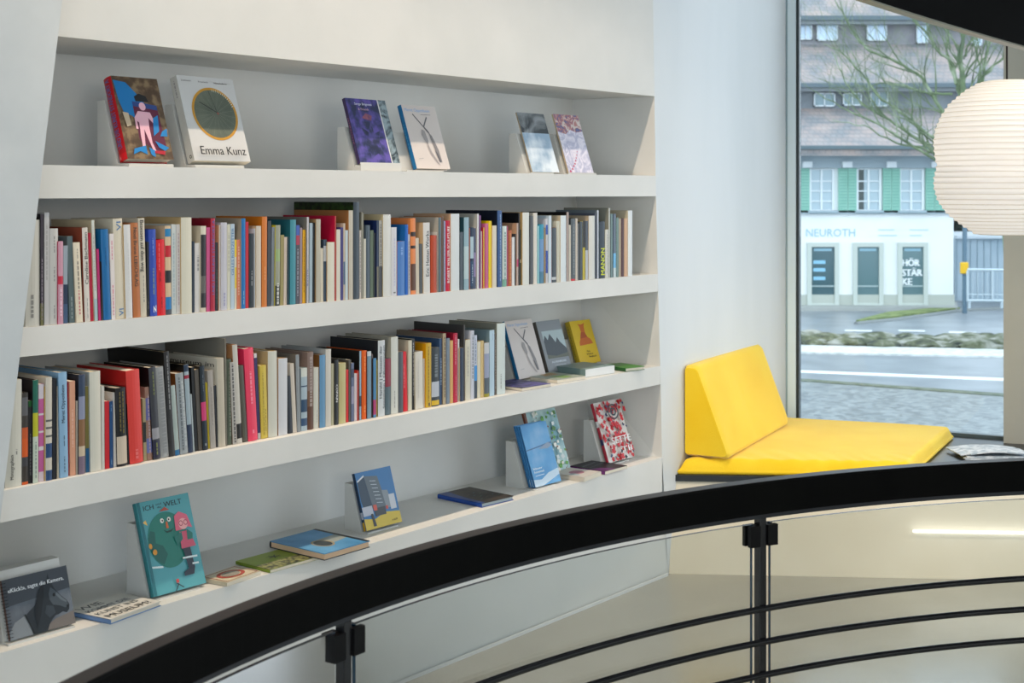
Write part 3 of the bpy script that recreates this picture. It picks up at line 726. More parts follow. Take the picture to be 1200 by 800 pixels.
# ---------------------------------------------------------------- balustrade
CC = Vector((1.98, 1.04, 0)); RR = 2.875
def ang(px, r=RR):
    """angle on the circle of radius r where image column px meets it (far side)"""
    k = Vector(((px - HX) / F, 1, 0)); a = k.dot(k); b = -2 * k.dot(CC); c = CC.dot(CC) - r * r
    t = (-b + math.sqrt(b * b - 4 * a * c)) / (2 * a); p = k * t - CC
    return math.atan2(p.y, p.x)
def cp(a, r, z): return Vector((CC.x + r * math.cos(a), CC.y + r * math.sin(a), z))
def balustrade():
    a0, a1 = math.radians(200), math.radians(52)
    root = empty('balustrade', (CC.x, CC.y, 0)); tag(root, 'curved black balustrade with broad handrail, glass panes and three rods', 'railing')
    def arcs(prof, mt, name, n=140, lab=None, A0=a0, A1=a1, smooth=False):
        mb = MB(); mb.loft([[cp(A0 + (A1 - A0) * i / n, r, z) for r, z in prof] for i in range(n + 1)], mt, True, True, smooth)
        o = mb.build(name, root); o.location = -Vector(root.location)
        if lab: o['label'] = lab
        return o
    wood = noisy('black_stained_wood', '030303', '060605', 8, 6, .55, .05, 60, stretch=(1, 1, .2), spec=.07)
    r0, r1 = RR - .045, RR
    arcs([(r0, .917), (r0, .996), (r0 + .003, 1.0), (r1 - .003, 1.0), (r1, .996), (r1, .917)], wood, 'handrail')
    arcs([(r0 + .004, 1.0002), (r0 + .004, 1.0014), (r1 - .004, 1.0014), (r1 - .004, 1.0002)], mat('1c1512', .4, .4), 'rail_top', lab='brownish worn top face of the handrail')
    arcs([(r0 + .006, .905), (r0 + .006, .916), (r1 - .004, .916), (r1 - .004, .905)], mat('26282c', .35), 'flat_bar')
    for z in (.672, .586, .500):
        arcs([(RR - .043 + .0088 * math.cos(k * math.pi / 4), z + .0088 * math.sin(k * math.pi / 4)) for k in range(8)], STEEL, 'rod', smooth=True)
    pa = [ang(403.5, RR - .03), ang(891.5, RR - .03)]
    st = pa[0] - pa[1]
    angs = [pa[0] + st, pa[0], pa[1], pa[1] - st]
    for a in angs:
        mb = MB(); t = Vector((-math.sin(a), math.cos(a), 0)); rd = Vector((math.cos(a), math.sin(a), 0))
        c = cp(a, RR - .028, .0)
        mb.box(c - t * .011 - rd * .012, t * .022, rd * .024, (0, 0, .906), STEEL)
        o = mb.build('post', root); o.location = -Vector(root.location); bevel(o, .0015, 2)
        for sgn in (-1, 1):
            for z in (.834, .10):
                mb = MB(); q = cp(a, RR - .028, z) + t * (.012 * sgn)
                mb.box(q - rd * .018, t * (.032 * sgn), rd * .013, (0, 0, .054), BLACK)
                mb.box(q + rd * .006, t * (.032 * sgn), rd * .012, (0, 0, .054), BLACK)
                mb.box(q - rd * .006, t * (.012 * sgn), rd * .013, (0, 0, .054), BLACK)
                o = mb.build('glass_clamp', root); o.location = -Vector(root.location)
    G = glass('railing_glass', (.90, .925, .925, 1), .05); GE = mat('1c3a50', .25, .6)
    for A, B in zip(angs, angs[1:]):
        g = .030 / RR; n = 90; rr = RR - .028
        A_, B_ = A - g, B + g
        mb = MB()
        rings = [[cp(A_ + (B_ - A_) * i / n, r, z) for r, z in ((rr - .005, .06), (rr - .005, .8905), (rr + .005, .8905), (rr + .005, .06))] for i in range(n + 1)]
        for a_, b_ in ((0, 1), (3, 2)):      # inner and outer faces, smoothly curved
            mb.loft([[r_[a_], r_[b_]] for r_ in rings], G, False, False, True)
        for i in range(n):   # green-blue polished top edge
            mb.face([rings[i][1] + UP * .0005, rings[i + 1][1] + UP * .0005, rings[i + 1][2] + UP * .0005, rings[i][2] + UP * .0005], GE)
        mb.face(rings[0], GE); mb.face(rings[-1], GE)
        o = mb.build('glass_panel', root); o.location = -Vector(root.location)
balustrade()
# ---------------------------------------------------------------- stair flight overhead
def overhead():
    root = empty('stair_flight', (CC.x, CC.y, 0)); tag(root, 'dark steel stair flight crossing the top right corner overhead', 'stairs')
    aL, aR = ang(1003), ang(1200)
    zL, zR = zat(0, cp(aL, RR, 0).y), zat(59, cp(aR, RR, 0).y)
    sl = (zL - zR) / (aL - aR)
    zf = lambda a: zR + sl * (a - aR)
    A0, A1 = ang(820), math.radians(48); n = 60
    DKS = noisy('dark_stair_steel', '0a0b0c', '101214', 4, 5, .28, spec=.5)
    mb = MB(); mb.loft([[cp(A0 + (A1 - A0) * i / n, r, zf(A0 + (A1 - A0) * i / n) + z) for r, z in ((RR - .03, .004), (RR - .03, .60), (RR, .60), (RR, .004))] for i in range(n + 1)], DKS)
    o = mb.build('stringer', root); o.location = -Vector(root.location)
    mb = MB(); mb.loft([[cp(A0 + (A1 - A0) * i / n, r, zf(A0 + (A1 - A0) * i / n) + z) for r, z in ((RR - .035, 0), (RR - .035, .004), (RR + .004, .004), (RR + .004, 0))] for i in range(n + 1)], mat('8d8f86', .3, .5))
    o = mb.build('edge_trim', root); o.location = -Vector(root.location)
    k = 0
    a = A0 - .01
    while a > A1:
        b_ = max(A1, a - .085); z = zf((a + b_) / 2) + .16
        mb = MB(); mb.loft([[cp(a + (b_ - a) * i / 3, r, z + dz) for r, dz in ((RR - 1.15, 0), (RR - .031, 0), (RR - .031, .04), (RR - 1.15, .04))] for i in range(4)], DKS)
        mb.loft([[cp(a - .004 * i, r, z + dz) for r, dz in ((RR - 1.15, .04), (RR - .031, .04), (RR - .031, .10), (RR - 1.15, .10))] for i in range(2)], DKS)
        o = mb.build('step', root); o.location = -Vector(root.location); a = b_
overhead()
# ---------------------------------------------------------------- paper lantern
def lantern():
    Z = 4.6; k = Z / F; cx = (1180 - HX) * k; zc = zat(185, Z)
    root = empty('paper_lantern', (cx, Z, zc)); tag(root, 'ribbed white paper lantern hanging on a thin dark cord by the window', 'lamp')
    pts = [(3, 94.5), (24, 95), (34, 97.2), (47.5, 105), (66, 120.7), (75, 135), (81.6, 151), (83.5, 166), (81.6, 185), (79.5, 193), (83, 208.6), (83, 219), (79, 235), (68.5, 250.6), (53, 263.7), (37, 274.5), (25, 275)]
    # resample along the outline, add pleats between the wire ribs
    segs = []; tot = 0
    for (r0, y0), (r1, y1) in zip(pts, pts[1:]):
        l = math.hypot(r1 - r0, y1 - y0); segs.append((tot, tot + l, r0, y0, r1, y1)); tot += l
    prof = []; nr = 40; sub = 6; N = nr * sub
    for i in range(N + 1):
        s = tot * i / N
        for a, b, r0, y0, r1, y1 in segs:
            if s <= b + 1e-6:
                f = (s - a) / (b - a); r = r0 + (r1 - r0) * f; y = y0 + (y1 - y0) * f; nx, ny = (y1 - y0), -(r1 - r0); nl = math.hypot(nx, ny); break
        ph = (i % sub) / sub; pl = -1.5 * math.sin(ph * math.pi) if s > 26 else 0
        prof.append(((r + pl * nx / nl) * k, -((y + pl * ny / nl) - 185) * k))
    m = bpy.data.materials.new('rice_paper'); m.use_nodes = True; nt = m.node_tree; Nn = nt.nodes; Lk = nt.links
    Nn.remove(Nn['Principled BSDF']); o_ = Nn['Material Output']
    d_ = Nn.new('ShaderNodeBsdfDiffuse'); t_ = Nn.new('ShaderNodeBsdfTranslucent'); mx = Nn.new('ShaderNodeMixShader'); mx.inputs[0].default_value = .45
    d_.inputs['Color'].default_value = (.86, .855, .85, 1); t_.inputs['Color'].default_value = (.9, .88, .86, 1)
    Lk.new(d_.outputs[0], mx.inputs[1]); Lk.new(t_.outputs[0], mx.inputs[2]); Lk.new(mx.outputs[0], o_.inputs['Surface'])
    mb = MB(); mb.lathe(prof, m, 96); mb.build('paper_shade', root)
    wm = mat('dcd4c4', .6, .2)
    mb = MB()
    for j in range(1, nr):
        r, z = prof[j * sub]
        if r < .06: continue
        mb.lathe([(r + .0004 * math.cos(q * math.pi / 2), z + .0008 * math.sin(q * math.pi / 2)) for q in range(5)], wm, 72)
    w = mb.build('wire_ribs', root); w['kind'] = 'stuff'
    mb = MB(); top = 94.5; zt = -(top - 185) * k
    mb.tube([(0, 0, zt - .1), (0, 0, 3.6 - zc)], .0035, mat('2a2624', .5)); mb.build('cord', root)
    mb = MB(); mb.lathe([(.001, .085), (.02, .08), (.03, .06), (.034, .035), (.028, .01), (.014, -.005), (.001, -.01)][::-1], emit('ffd9a0', 5), 24, (0, 0, zt - .20)); mb.build('bulb', root)
    mb = MB(); mb.lathe([(.001, .0), (.019, .0), (.019, .05), (.001, .05)], BLACK, 20, (0, 0, zt - .12)); mb.build('lamp_holder', root)
    l = bpy.data.lights.new('lantern_bulb_light', 'POINT'); l.energy = 1.4; l.color = (1, .94, .86); l.shadow_soft_size = .05
    lo = bpy.data.objects.new('lantern_bulb_light', l); lo.location = (0, 0, zt - .24); COL.objects.link(lo); lo.parent = root
lantern()
# ---------------------------------------------------------------- books shown face out, each on a small white stand
STAND = mat('cccdca', .5, .3)
def faceout(px, b, z, w, h, t, lean, mbs, label, sh=.20, sw=None, lip=.022, slabel='', yaw=0, lift=.012, off=0.0, group=None, tst=None):
    """cover's lower left corner at image column px, b behind the front plane, on a shelf at height z"""
    o = pt(px, b, z + lift)
    R = Matrix.Rotation(yaw, 3, 'Z'); X = R @ D; B = R @ BK
    Y = (B * math.cos(lean) - UP * math.sin(lean)); Zv = (UP * math.cos(lean) + B * math.sin(lean))
    bk = place(mbs, 'book', o + UP * (t * math.sin(lean)) , X, Y, Zv, label, 'book', group)
    # stand: closed wedge with a lip that the book stands in
    sw = sw or w * .86
    mb = MB(); o2 = o.copy(); o2.z = z; o2 = o2 + X * off
    tt = (tst or t) / math.cos(lean) + .002
    c0 = tt + .006; dep = c0 + sh * math.tan(lean) + .035
    prof = [(c0, 0), (dep, 0), (dep, sh), (dep - .004, sh), (c0 + (sh) * math.tan(lean) + .0, sh), (c0, lift * .2)]
    P = lambda x, y, zz: o2 + X * x + B * y + UP * zz
    s1 = [P(0, y, zz) for y, zz in prof]; mb.prism(s1, X * sw, STAND)
    mb.prism([P(0, -.004, 0), P(0, c0, 0), P(0, c0, lift - .002), P(0, -.004, lift - .002)], X * sw, STAND)
    mb.prism([P(0, -.006, 0), P(0, -.003, 0), P(0, -.003, lip), P(0, -.006, lip)], X * sw, STAND)
    s = mb.build('book_stand'); tag(s, slabel, 'stand', None)
    return bk
L19 = math.radians(18.8)
def tex(name, a, b, sc, **k): return noisy(name, a, b, sc, 6, .42, lo=k.pop('lo', .4), hi=k.pop('hi', .6), k=KB, **k)
# A: red book with a figure painting (generic figure on brick ground)
A_art = [('rect', tex('brick_brown_print', '4a3a2c', '7d6a50', 30, third='5d4a38'), 0, 0, 1, 1),
         ('poly', '0f6fae', [(.02, .95), (.28, .93), (.55, .74), (.62, .66), (.42, .58), (.40, .46), (.28, .52), (.12, .56), (.06, .7)]),
         ('poly', '5a1a38', [(.34, .70), (.86, .66), (.90, .12), (.70, .10), (.34, .22)]),
         ('poly', '26407c', [(.34, .70), (.86, .66), (.86, .60), (.34, .64)]),
         ('poly', '15171c', [(.40, .76), (.52, .80), (.66, .77), (.70, .70), (.42, .70)]),
         ('ell', 'd8a8b8', .54, .64, .07, .05),
         ('poly', 'd8a8b8', [(.42, .58), (.68, .57), (.74, .46), (.70, .44), (.62, .50), (.60, .38), (.60, .20), (.66, .08), (.60, .07), (.52, .26), (.48, .36), (.44, .18), (.44, .10), (.37, .10), (.38, .28), (.40, .44), (.36, .46), (.36, .36), (.31, .36), (.32, .50)]),
         ('poly', '1878b8', [(.72, .50), (.84, .54), (.80, .34), (.66, .28)]), ('poly', '1878b8', [(.86, .34), (.98, .38), (.96, .28), (.80, .28)]),
         ('poly', '1878b8', [(.18, .12), (.44, .16), (.44, .05), (.30, .09), (.14, .05)]), ('poly', '1878b8', [(.50, .14), (.62, .10), (.60, .02), (.52, .05)]), ('poly', '1878b8', [(.66, .22), (.94, .14), (.84, .10), (.72, .14)]),
         ('poly', 'a81e30', [(.62, .10), (.84, .10), (.82, .05), (.60, .07)]),
         ('poly', 'b8a890', [(.08, .56), (.20, .55), (.22, .40), (.12, .38)])]
faceout(149.6, .045, ZS1, .165, .262, .038, L19, book_mesh(.165, .262, .038, 'b0141c', '6b5a44', 'a01018', True, [(0, .08, 'c81820')], [(.02, .05, 'e0c0c0', .2, .2)], [(.14, .97, '44609c', 'u', .55, 0, 'UND DIE KUNST STANDORT A')], A_art),
        'red-spined hardback with a pale figure over blue splashes, leftmost on the top shelf', slabel='white wedge stand behind the red-spined figure book on the top shelf', lip=.008, sw=.16)
# B: white book with round disc
B_art = [('rect', 'bfc0c0', 0, 0, 1, 1), ('text', '6a6a6a', 'Zeichnerin', .06, .935, .02, .17), ('text', '6a6a6a', 'Forscherin', .36, .93, .02, .17), ('text', '6a6a6a', 'Naturheilerin', .64, .925, .02, .23),
         ('ring', 'b8862a', .54, .56, .40, .315, .90), ('ell', tex('grey_green_disc_print', '4f584e', '6b7264', 9, lo=.3, hi=.7), .54, .56, .362, .286)]
for i in range(36):
    g = i * math.pi / 18; B_art.append(('line', '7d8474' if i % 2 else '3f463e', (.54 + .05 * math.cos(g), .56 + .04 * math.sin(g)), (.54 + .35 * math.cos(g), .56 + .276 * math.sin(g)), .0016))
for i in range(14):
    g = math.radians(20 + i * 5.5); B_art.append(('line', 'c8ccc0', (.54 + .315 * math.cos(g), .56 + .248 * math.sin(g)), (.54 + .355 * math.cos(g), .56 + .28 * math.sin(g)), .006))
B_art += [('line', '15181a', (.54, .56), (.26, .68), .008), ('line', '15181a', (.54, .56), (.46, .82), .006), ('line', 'b03030', (.54, .56), (.56, .54), .012),
          ('text', '14151a', 'Emma Kunz', .10, .06, .10, .80)]
faceout(228, .045, ZS1, .222, .283, .034, L19, book_mesh(.222, .283, .034, 'b7b5ae', 'bfc0c0', 'b7b5ae', False, [], [(.75, .95, '77', 0, .3)], [(.04, .08, '222222', 'u', .5, 0, 'o')], B_art),
        'white book with a gold-ringed grey disc standing on the top shelf', slabel='white wedge stand behind the book with the gold-ringed disc', lip=.004)
# C: purple book
C_art = [('rect', tex('violet_print', '20284a', '5a4c9c', 22, third='3c3a78'), 0, 0, .78, 1), ('rect', tex('grey_root_print', '26343c', '8a9ca4', 14, dist=3), .81, 0, 1, 1), ('rect', 'd0d0d0', .785, 0, .81, 1),
         ('poly', tex('violet_print_dark', '1c2240', '4c4688', 26, third='2c3058'), [(.30, .06), (.50, .16), (.66, .06), (.60, .34), (.70, .52), (.52, .46), (.50, .66), (.40, .48), (.22, .56), (.34, .30)]), ('poly', tex('ember_print', '4a3260', '8a5060', 30), [(.30, .70), (.42, .78), (.56, .74), (.52, .66), (.40, .68)]),
         ('text', 'c0c4d4', 'Serge Brignoni', .20, .90, .038, .42), ('text', 'b090a0', '& Friends', .26, .82, .036, .26)]
faceout(422.3, .05, ZS1, .202, .245, .014, L19, book_mesh(.202, .245, .014, '3a2c50', '2b2f55', '2b2f55', False, [], [(.3, .7, 'a06070', 0, .5)], [], C_art),
        'violet book with a grey right strip, third from left on the top shelf', sh=.155, slabel='white wedge stand behind the violet book on the top shelf', lip=.03, lift=.022, off=-.004, sw=.205)
# D / G: light book with blue spine
def opp_art():
    a = [('rect', 'c4bcb8', 0, 0, 1, 1), ('text', '7fa0c8', 'Meret Oppenheim', .06, .90, .05, .74), ('line', '44444a', (.50, .855), (.80, .86), .006),
         ('line', '3c3c42', (.26, .86), (.50, .66), .022), ('line', '5c5c60', (.66, .82), (.50, .66), .03), ('line', '4a4a50', (.50, .66), (.62, .56), .03)]
    for c, p in (('8d8888', [(.42, .62), (.50, .60), (.54, .44), (.50, .36), (.42, .46), (.38, .54)]), ('7a7678', [(.60, .58), (.68, .52), (.78, .30), (.80, .10), (.74, .12), (.68, .30), (.62, .46)]),
                 ('9a9494', [(.47, .36), (.52, .22), (.66, .08), (.72, .06), (.56, .26), (.51, .38)]), ('55545a', [(.66, .30), (.72, .24), (.77, .11), (.73, .10)])): a.append(('poly', c, p))
    a.append(('line', '88888a', (.12, .15), (.26, .16), .006))
    return a
faceout(488.6, .05, ZS1, .184, .25, .02, L19, book_mesh(.184, .25, .02, '0d6496', 'c4bcb8', 'c4bcb8', True, [], [(.3, .7, '5c98b8', 0, .3)], [], opp_art()),
        'pale grey book with turquoise spine and crossed drawing, fourth on the top shelf', sh=.145, off=-.06, slabel='white wedge stand behind the turquoise-spined book on the top shelf', lip=.006, lift=.006, sw=.2)
# E, F
E_art = [('rect', tex('pale_cloud_print', '8ea6bc', 'd0dae2', 10), 0, 0, 1, .66), ('rect', tex('dark_smoke_print', '2a3238', '8c9296', 8, dist=1.2), 0, .66, 1, 1)]
faceout(624, .05, ZS1, .18, .258, .006, L19, book_mesh(.18, .258, .006, 'b0a088', '90a0b0', 'a09880', False, [], [], [], E_art),
        'thin book with dark smoky top and pale blue lower cover on the top shelf', sh=.165, off=-.02, slabel='white wedge stand behind the smoky-topped book on the top shelf', lip=.006, lift=.006)
F_art = [('rect', tex('pale_scribble_print', 'a8a8c0', 'd4d0dc', 16, dist=3), 0, 0, 1, 1), ('poly', tex('red_blue_scribble_print', '5a6088', 'c4bcb8', 26, third='a86a68', dist=2), [(0, .70), (.12, .68), (.30, .66), (.5, .74), (.74, .70), (1, .72), (1, 1), (0, 1)])]
for i, (u, v) in enumerate([(.02, .02), (.12, .06), (.2, .11), (.27, .15), (.33, .2), (.38, .25), (.43, .30), (.48, .36)]): F_art.append(('ell', 'b83a5c', u + .06, v, .035 - i * .003, .02 - i * .0015))
faceout(666.7, .05, ZS1, .178, .262, .008, L19, book_mesh(.178, .262, .008, 'b8a68c', 'c0bccb', 'b8a68c', False, [], [], [], F_art),
        'white scribbled book with red dots, rightmost on the top shelf', sh=.17, off=-.01, slabel='white wedge stand behind the scribbled book with red dots', lip=.008, lift=.006, sw=.20)
# shelf 3
faceout(608.5, .165, ZS3, .180, .247, .018, L19, book_mesh(.180, .247, .018, '0d6496', 'c4bcb8', 'c4bcb8', True, [], [], [], opp_art()),
        'pale grey book with turquoise spine right of the lower row of books', sh=.14, slabel='white wedge stand behind the turquoise-spined book on the lower shelf', lip=.004, lift=.006)
H_art = [('rect', '7c8288', 0, 0, 1, 1), ('rect', '9fb0b4', .12, .26, 1, .80), ('poly', '39424a', [(.12, .26), (.12, .60), (.20, .72), (.30, .62), (.42, .74), (.60, .56), (.70, .66), (.78, .56), (1, .42), (1, .26)]),
         ('poly', '555a50', [(.12, .26), (.12, .34), (.5, .30), (1, .34), (1, .26)]), ('text', 'c8d0dc', 'ALPENREISE', .22, .17, .04, .62), ('line', 'b0b8c4', (.32, .12), (.78, .12), .010)]
faceout(643.3, .185, ZS3, .168, .225, .022, L19, book_mesh(.168, .225, .022, '4c4844', '7c8288', '7c8288', True, [], [], [], H_art),
        'grey book with jagged mountain picture between pale grey and yellow books', sh=.13, slabel='white wedge stand behind the mountain picture book', lip=.004, lift=.006)
I_art = [('rect', 'd0b028', 0, 0, 1, 1), ('poly', 'c0662c', [(.34, .92), (.40, .86), (.42, .70), (.36, .62), (.22, .50), (.20, .42), (.86, .44), (.80, .54), (.62, .62), (.60, .74), (.62, .86), (.68, .93), (.50, .90)]),
         ('poly', 'a8502a', [(.40, .72), (.58, .72), (.66, .60), (.30, .58)]), ('text', '3a3418', 'Das', .46, .26, .04, .14), ('text', '3a3418', 'kleine', .42, .195, .04, .30), ('text', '3a3418', 'Bergbuch', .50, .135, .035, .34)]
faceout(680.5, .245, ZS3, .157, .20, .026, L19, book_mesh(.157, .20, .026, 'a89018', 'd0b028', 'c8a820', True, [], [(.2, .9, '4a4010', 0, .3)], [], I_art),
        'yellow book with orange chess-like figure standing at the shelf end', sh=.12, slabel='white wedge stand behind the yellow book', lip=.004, lift=.004)
# ledge
N_art = [('rect', tex('grey_photo_print', '3e4650', '6a727c', 5), 0, 0, 1, 1),
         ('poly', '3a4048', [(0, .55), (1, .62), (1, 1), (0, 1)]), ('poly', '6a6460', [(.5, 0), (1, 0), (1, .22), (.7, .16), (.5, .05)]),
         ('poly', '737a80', [(0, 0), (0, .12), (.10, .27), (.28, .35), (.38, .1), (.36, 0)]),
         ('poly', '1d242b', [(.28, .35), (.43, .47), (.48, .58), (.52, .71), (.60, .80), (.655, .82), (.69, .94), (.705, .83), (.73, .76), (.76, .66), (.84, .52), (.92, .42), (.95, .34), (.935, .26), (.89, .215), (.83, .25), (.76, .22), (.72, .22), (.66, .17), (.60, .09), (.56, 0), (.34, 0)]),
         ('poly', '3f4850', [(.70, .70), (.76, .63), (.84, .50), (.92, .40), (.935, .32), (.88, .30), (.80, .36), (.70, .40), (.66, .5), (.66, .6)]),
         ('poly', '59636b', [(.78, .60), (.85, .49), (.92, .405), (.90, .39), (.83, .45), (.76, .56)]), ('poly', '2f373f', [(.60, .42), (.70, .38), (.72, .26), (.62, .2), (.56, .3)]),
         ('ell', '0a0e12', .735, .56, .022, .03), ('ell', '0c1014', .915, .32, .016, .026), ('line', '0c1014', (.26, .36), (.36, .0), .022), ('poly', '11171d', [(.44, .5), (.52, .7), (.60, .8), (.58, .6), (.50, .3), (.42, .1), (.40, .3)]),
         ('text', 'd8dce0', '«Klick!», sagte die Kamera.', .06, .77, .07, .86)]
mbs = book_mesh(.196, .158, .010, '6a5048', '3e4650', '3e4650', False, [], [], [], N_art)
for i in range(17):
    z = .008 + i * .0088; mbs[0].tube([(.009, -.0022, z), (-.002, -.003, z), (-.0035, .005, z), (-.002, .0125, z)], .0007, BLACK, 6)
faceout(12.5, -.050, ZS4, .196, .158, .010, math.radians(17), mbs,
        'landscape spiral-bound book with a grey horse photograph on the ledge', sh=.18, sw=.20, slabel='tall pale stand behind the spiral-bound horse book', lip=.006, lift=.008, off=-.01)
P_art = [('rect', '4e97a0', 0, 0, 1, 1), ('text', '1c2c30', 'ICH', .12, .90, .055, .19), ('text', '2c5058', 'und', .36, .935, .022, .10), ('text', '2c5058', 'die', .37, .90, .022, .08), ('text', '1c2c30', 'WELT', .50, .90, .055, .34),
         ('ell', '1f7266', .46, .55, .37, .30), ('poly', '175a52', [(.10, .60), (.16, .68), (.24, .66), (.22, .54), (.34, .50), (.40, .40), (.30, .30), (.18, .36), (.12, .48)]),
         ('ell', 'd8d8d0', .41, .76, .034, .026), ('ell', 'd8d8d0', .54, .76, .034, .026), ('ell', '101818', .415, .76, .014, .011), ('ell', '101818', .535, .76, .014, .011),
         ('poly', 'c06030', [(.47, .74), (.50, .74), (.51, .67), (.46, .67)]), ('poly', '103830', [(.40, .66), (.46, .62), (.54, .625), (.60, .66), (.54, .645), (.46, .64)]), ('poly', 'a84838', [(.38, .86), (.58, .86), (.50, .90)]),
         ('poly', 'd06078', [(.62, .62), (.64, .78), (.74, .82), (.88, .77), (.94, .62), (.86, .64), (.72, .62)]), ('ell', 'e0a0a0', .78, .68, .085, .06), ('ring', 'a04058', .74, .69, .04, .03, .7), ('ring', 'a04058', .83, .69, .04, .03, .7),
         ('poly', 'c05068', [(.68, .60), (.86, .60), (.94, .42), (.66, .42)]), ('poly', '1d6a60', [(.56, .56), (.72, .60), (.72, .52), (.60, .46)]), ('poly', '1d6a60', [(.82, .62), (.92, .56), (.90, .50), (.80, .50)]),
         ('poly', '28303c', [(.68, .42), (.82, .42), (.84, .20), (.80, .13), (.62, .13), (.62, .17), (.72, .20)]),
         ('poly', 'd0dcdc', [(.06, .31), (.26, .29), (.26, .27), (.06, .29)]), ('poly', 'd0dcdc', [(.64, .33), (.92, .32), (.92, .30), (.64, .31)]), ('poly', 'd0dcdc', [(.80, .25), (.92, .245), (.92, .225), (.80, .23)]),
         ('line', '202028', (.44, .08), (.56, .02), .012), ('line', '202028', (.48, .07), (.40, .00), .012), ('rect', 'b04040', .44, .08, .49, .12), ('ell', 'c88a30', .16, .45, .04, .03), ('ell', 'c88a30', .10, .52, .03, .03), ('poly', 'd8b060', [(.04, .78), (.10, .80), (.12, .74)]),
         ('rect', '1e6670', 0, 0, .05, 1)]
faceout(180, -.02, ZS4, .192, .277, .016, L19, book_mesh(.192, .277, .016, '2a7078', '4e97a0', '4e97a0', True, [], [], [], P_art),
        'teal picture book with a green round figure and pink-haired girl on the ledge', sh=.21, slabel='white wedge stand behind the teal picture book', lip=.004, lift=.006, off=0)
T_art = [('rect', '2a6aa0', 0, 0, 1, 1), ('poly', '22384c', [(.02, .86), (.22, .92), (.30, .34), (.06, .34), (.02, .5)]), ('poly', 'c8ccd0', [(.02, .86), (.22, .94), (.22, .91), (.02, .83)]), ('poly', '56626c', [(.22, .92), (.58, .88), (.70, .30), (.30, .34)]),
         ('poly', '7c868e', [(.62, .62), (.78, .60), (.84, .30), (.66, .30)]), ('rect', 'b8bcc4', .78, .26, .94, .52), ('rect', 'a8acb8', .0, .24, .28, .40), ('poly', 'c0a830', [(0, 0), (1, 0), (1, .20), (.6, .24), (.3, .16), (0, .20)]),
         ('rect', '2c3238', .32, .20, .62, .34), ('rect', 'b84838', .30, .30, .40, .40), ('rect', 'b84838', .64, .28, .70, .34), ('poly', '20242a', [(.20, .26), (.26, .26), (.30, .04), (.22, .04)]), ('text', '6a5a18', 'rail', .74, .06, .035, .14)]
for r_ in range(7): T_art.append(('line', 'b8c0c8', (.34 + r_ * .012, .82 - r_ * .065), (.50 + r_ * .012, .80 - r_ * .065), .010))
faceout(429.3, .055, ZS4, .180, .203, .014, math.radians(17), book_mesh(.180, .203, .014, '18304c', '2a6aa0', '2a6aa0', True, [(0, .15, 'c09818'), (.2, .32, 'b0b4c0')], [], [], T_art),
        'small book with a city tower picture standing on the middle of the ledge', sh=.165, slabel='white wedge stand behind the small tower picture book', lip=.004, lift=.006)
SKY = tex('blue_sky_print', '2f7db8', '8fb4d4', 6, third='5496c8', lo=.3, hi=.7)
V_art = [('rect', SKY, 0, 0, 1, 1), ('poly', '3f6690', [(0, .60), (1, .66), (1, .63), (0, .585)]), ('poly', '7c8ea4', [(.46, .58), (.86, .66), (1.0, .60), (.80, .56)]), ('poly', 'b8ccdc', [(0, 0), (0, .12), (.3, .10), (.6, .18), (1, .22), (1, .12), (.5, .03), (.3, 0)]),
          ('text', 'd8e4f0', 'blauer', .08, .27, .036, .34), ('text', 'd8e4f0', 'himmel', .09, .215, .036, .36), ('line', 'c8d8e8', (.1, .17), (.44, .175), .010)]
bV = faceout(627.6, .03, ZS4, .172, .252, .010, L19, book_mesh(.172, .252, .010, '2a6aa0', '5496c8', '5496c8', True, [], [], [], V_art),
        'front one of the three sky-blue books on the ledge stand', sh=.185, slabel='white wedge stand behind the sky-blue books', lip=.004, lift=.006, off=-.02, group='sky-blue books on one stand', tst=.031)
for k_, lb in ((1, 'middle one of the three sky-blue books on the ledge stand'), (2, 'rearmost of the three sky-blue books on the ledge stand')):
    c_ = bV.copy(); COL.objects.link(c_); c_['label'] = lb
    for ch in list(bV.children):
        g_ = ch.copy(); COL.objects.link(g_); g_.parent = c_
    M_ = bV.matrix_world.copy(); M_.translation = M_.translation + (BK * math.cos(L19) - UP * math.sin(L19)) * (.0105 * k_) + UP * (.0035 * k_) + D * (-.003 * k_); c_.matrix_world = M_
FB = tex('pale_blue_flower_ground', '6f9ca8', 'a8c4c4', 9)
W_art = [('rect', FB, 0, 0, 1, 1), ('rect', '7a4028', 0, .0, .05, 1)]
rn = random.Random(5)
for i in range(70):
    u, v = rn.uniform(.08, .96), rn.uniform(.03, .97)
    c = rn.choice(['4c8a34', '5c9a3c', '3c7030', 'd8dcd4', 'e4e4dc', 'd0d8d8', '7a3c2c'] if v > .35 else ['d8dcd4', 'c8d0d0', '5c9a3c', 'dcd8d0', '7a5040'])
    r_ = rn.uniform(.02, .05) * (.4 if c.startswith('7a') else 1); g = rn.uniform(0, 3)
    W_art.append(('poly', c, [(u + r_ * 1.5 * math.cos(g + a) * (1 if j % 2 else .7), v + r_ * math.sin(g + a) * (1 if j % 2 else .7)) for j, a in enumerate([q * .785 for q in range(8)])]))
faceout(633, .135, ZS4, .215, .272, .014, L19, book_mesh(.215, .272, .014, '7a4028', '8ab0b8', '8ab0b8', True, [], [], [], W_art),
        'larger book with leaves and white flowers behind the sky-blue books', sh=.16, slabel='white wedge stand behind the flowered book', lip=.004, lift=.006, sw=.15, off=.03)
X_art = [('rect', 'd4d0cc', 0, 0, 1, 1)]
rn = random.Random(11)
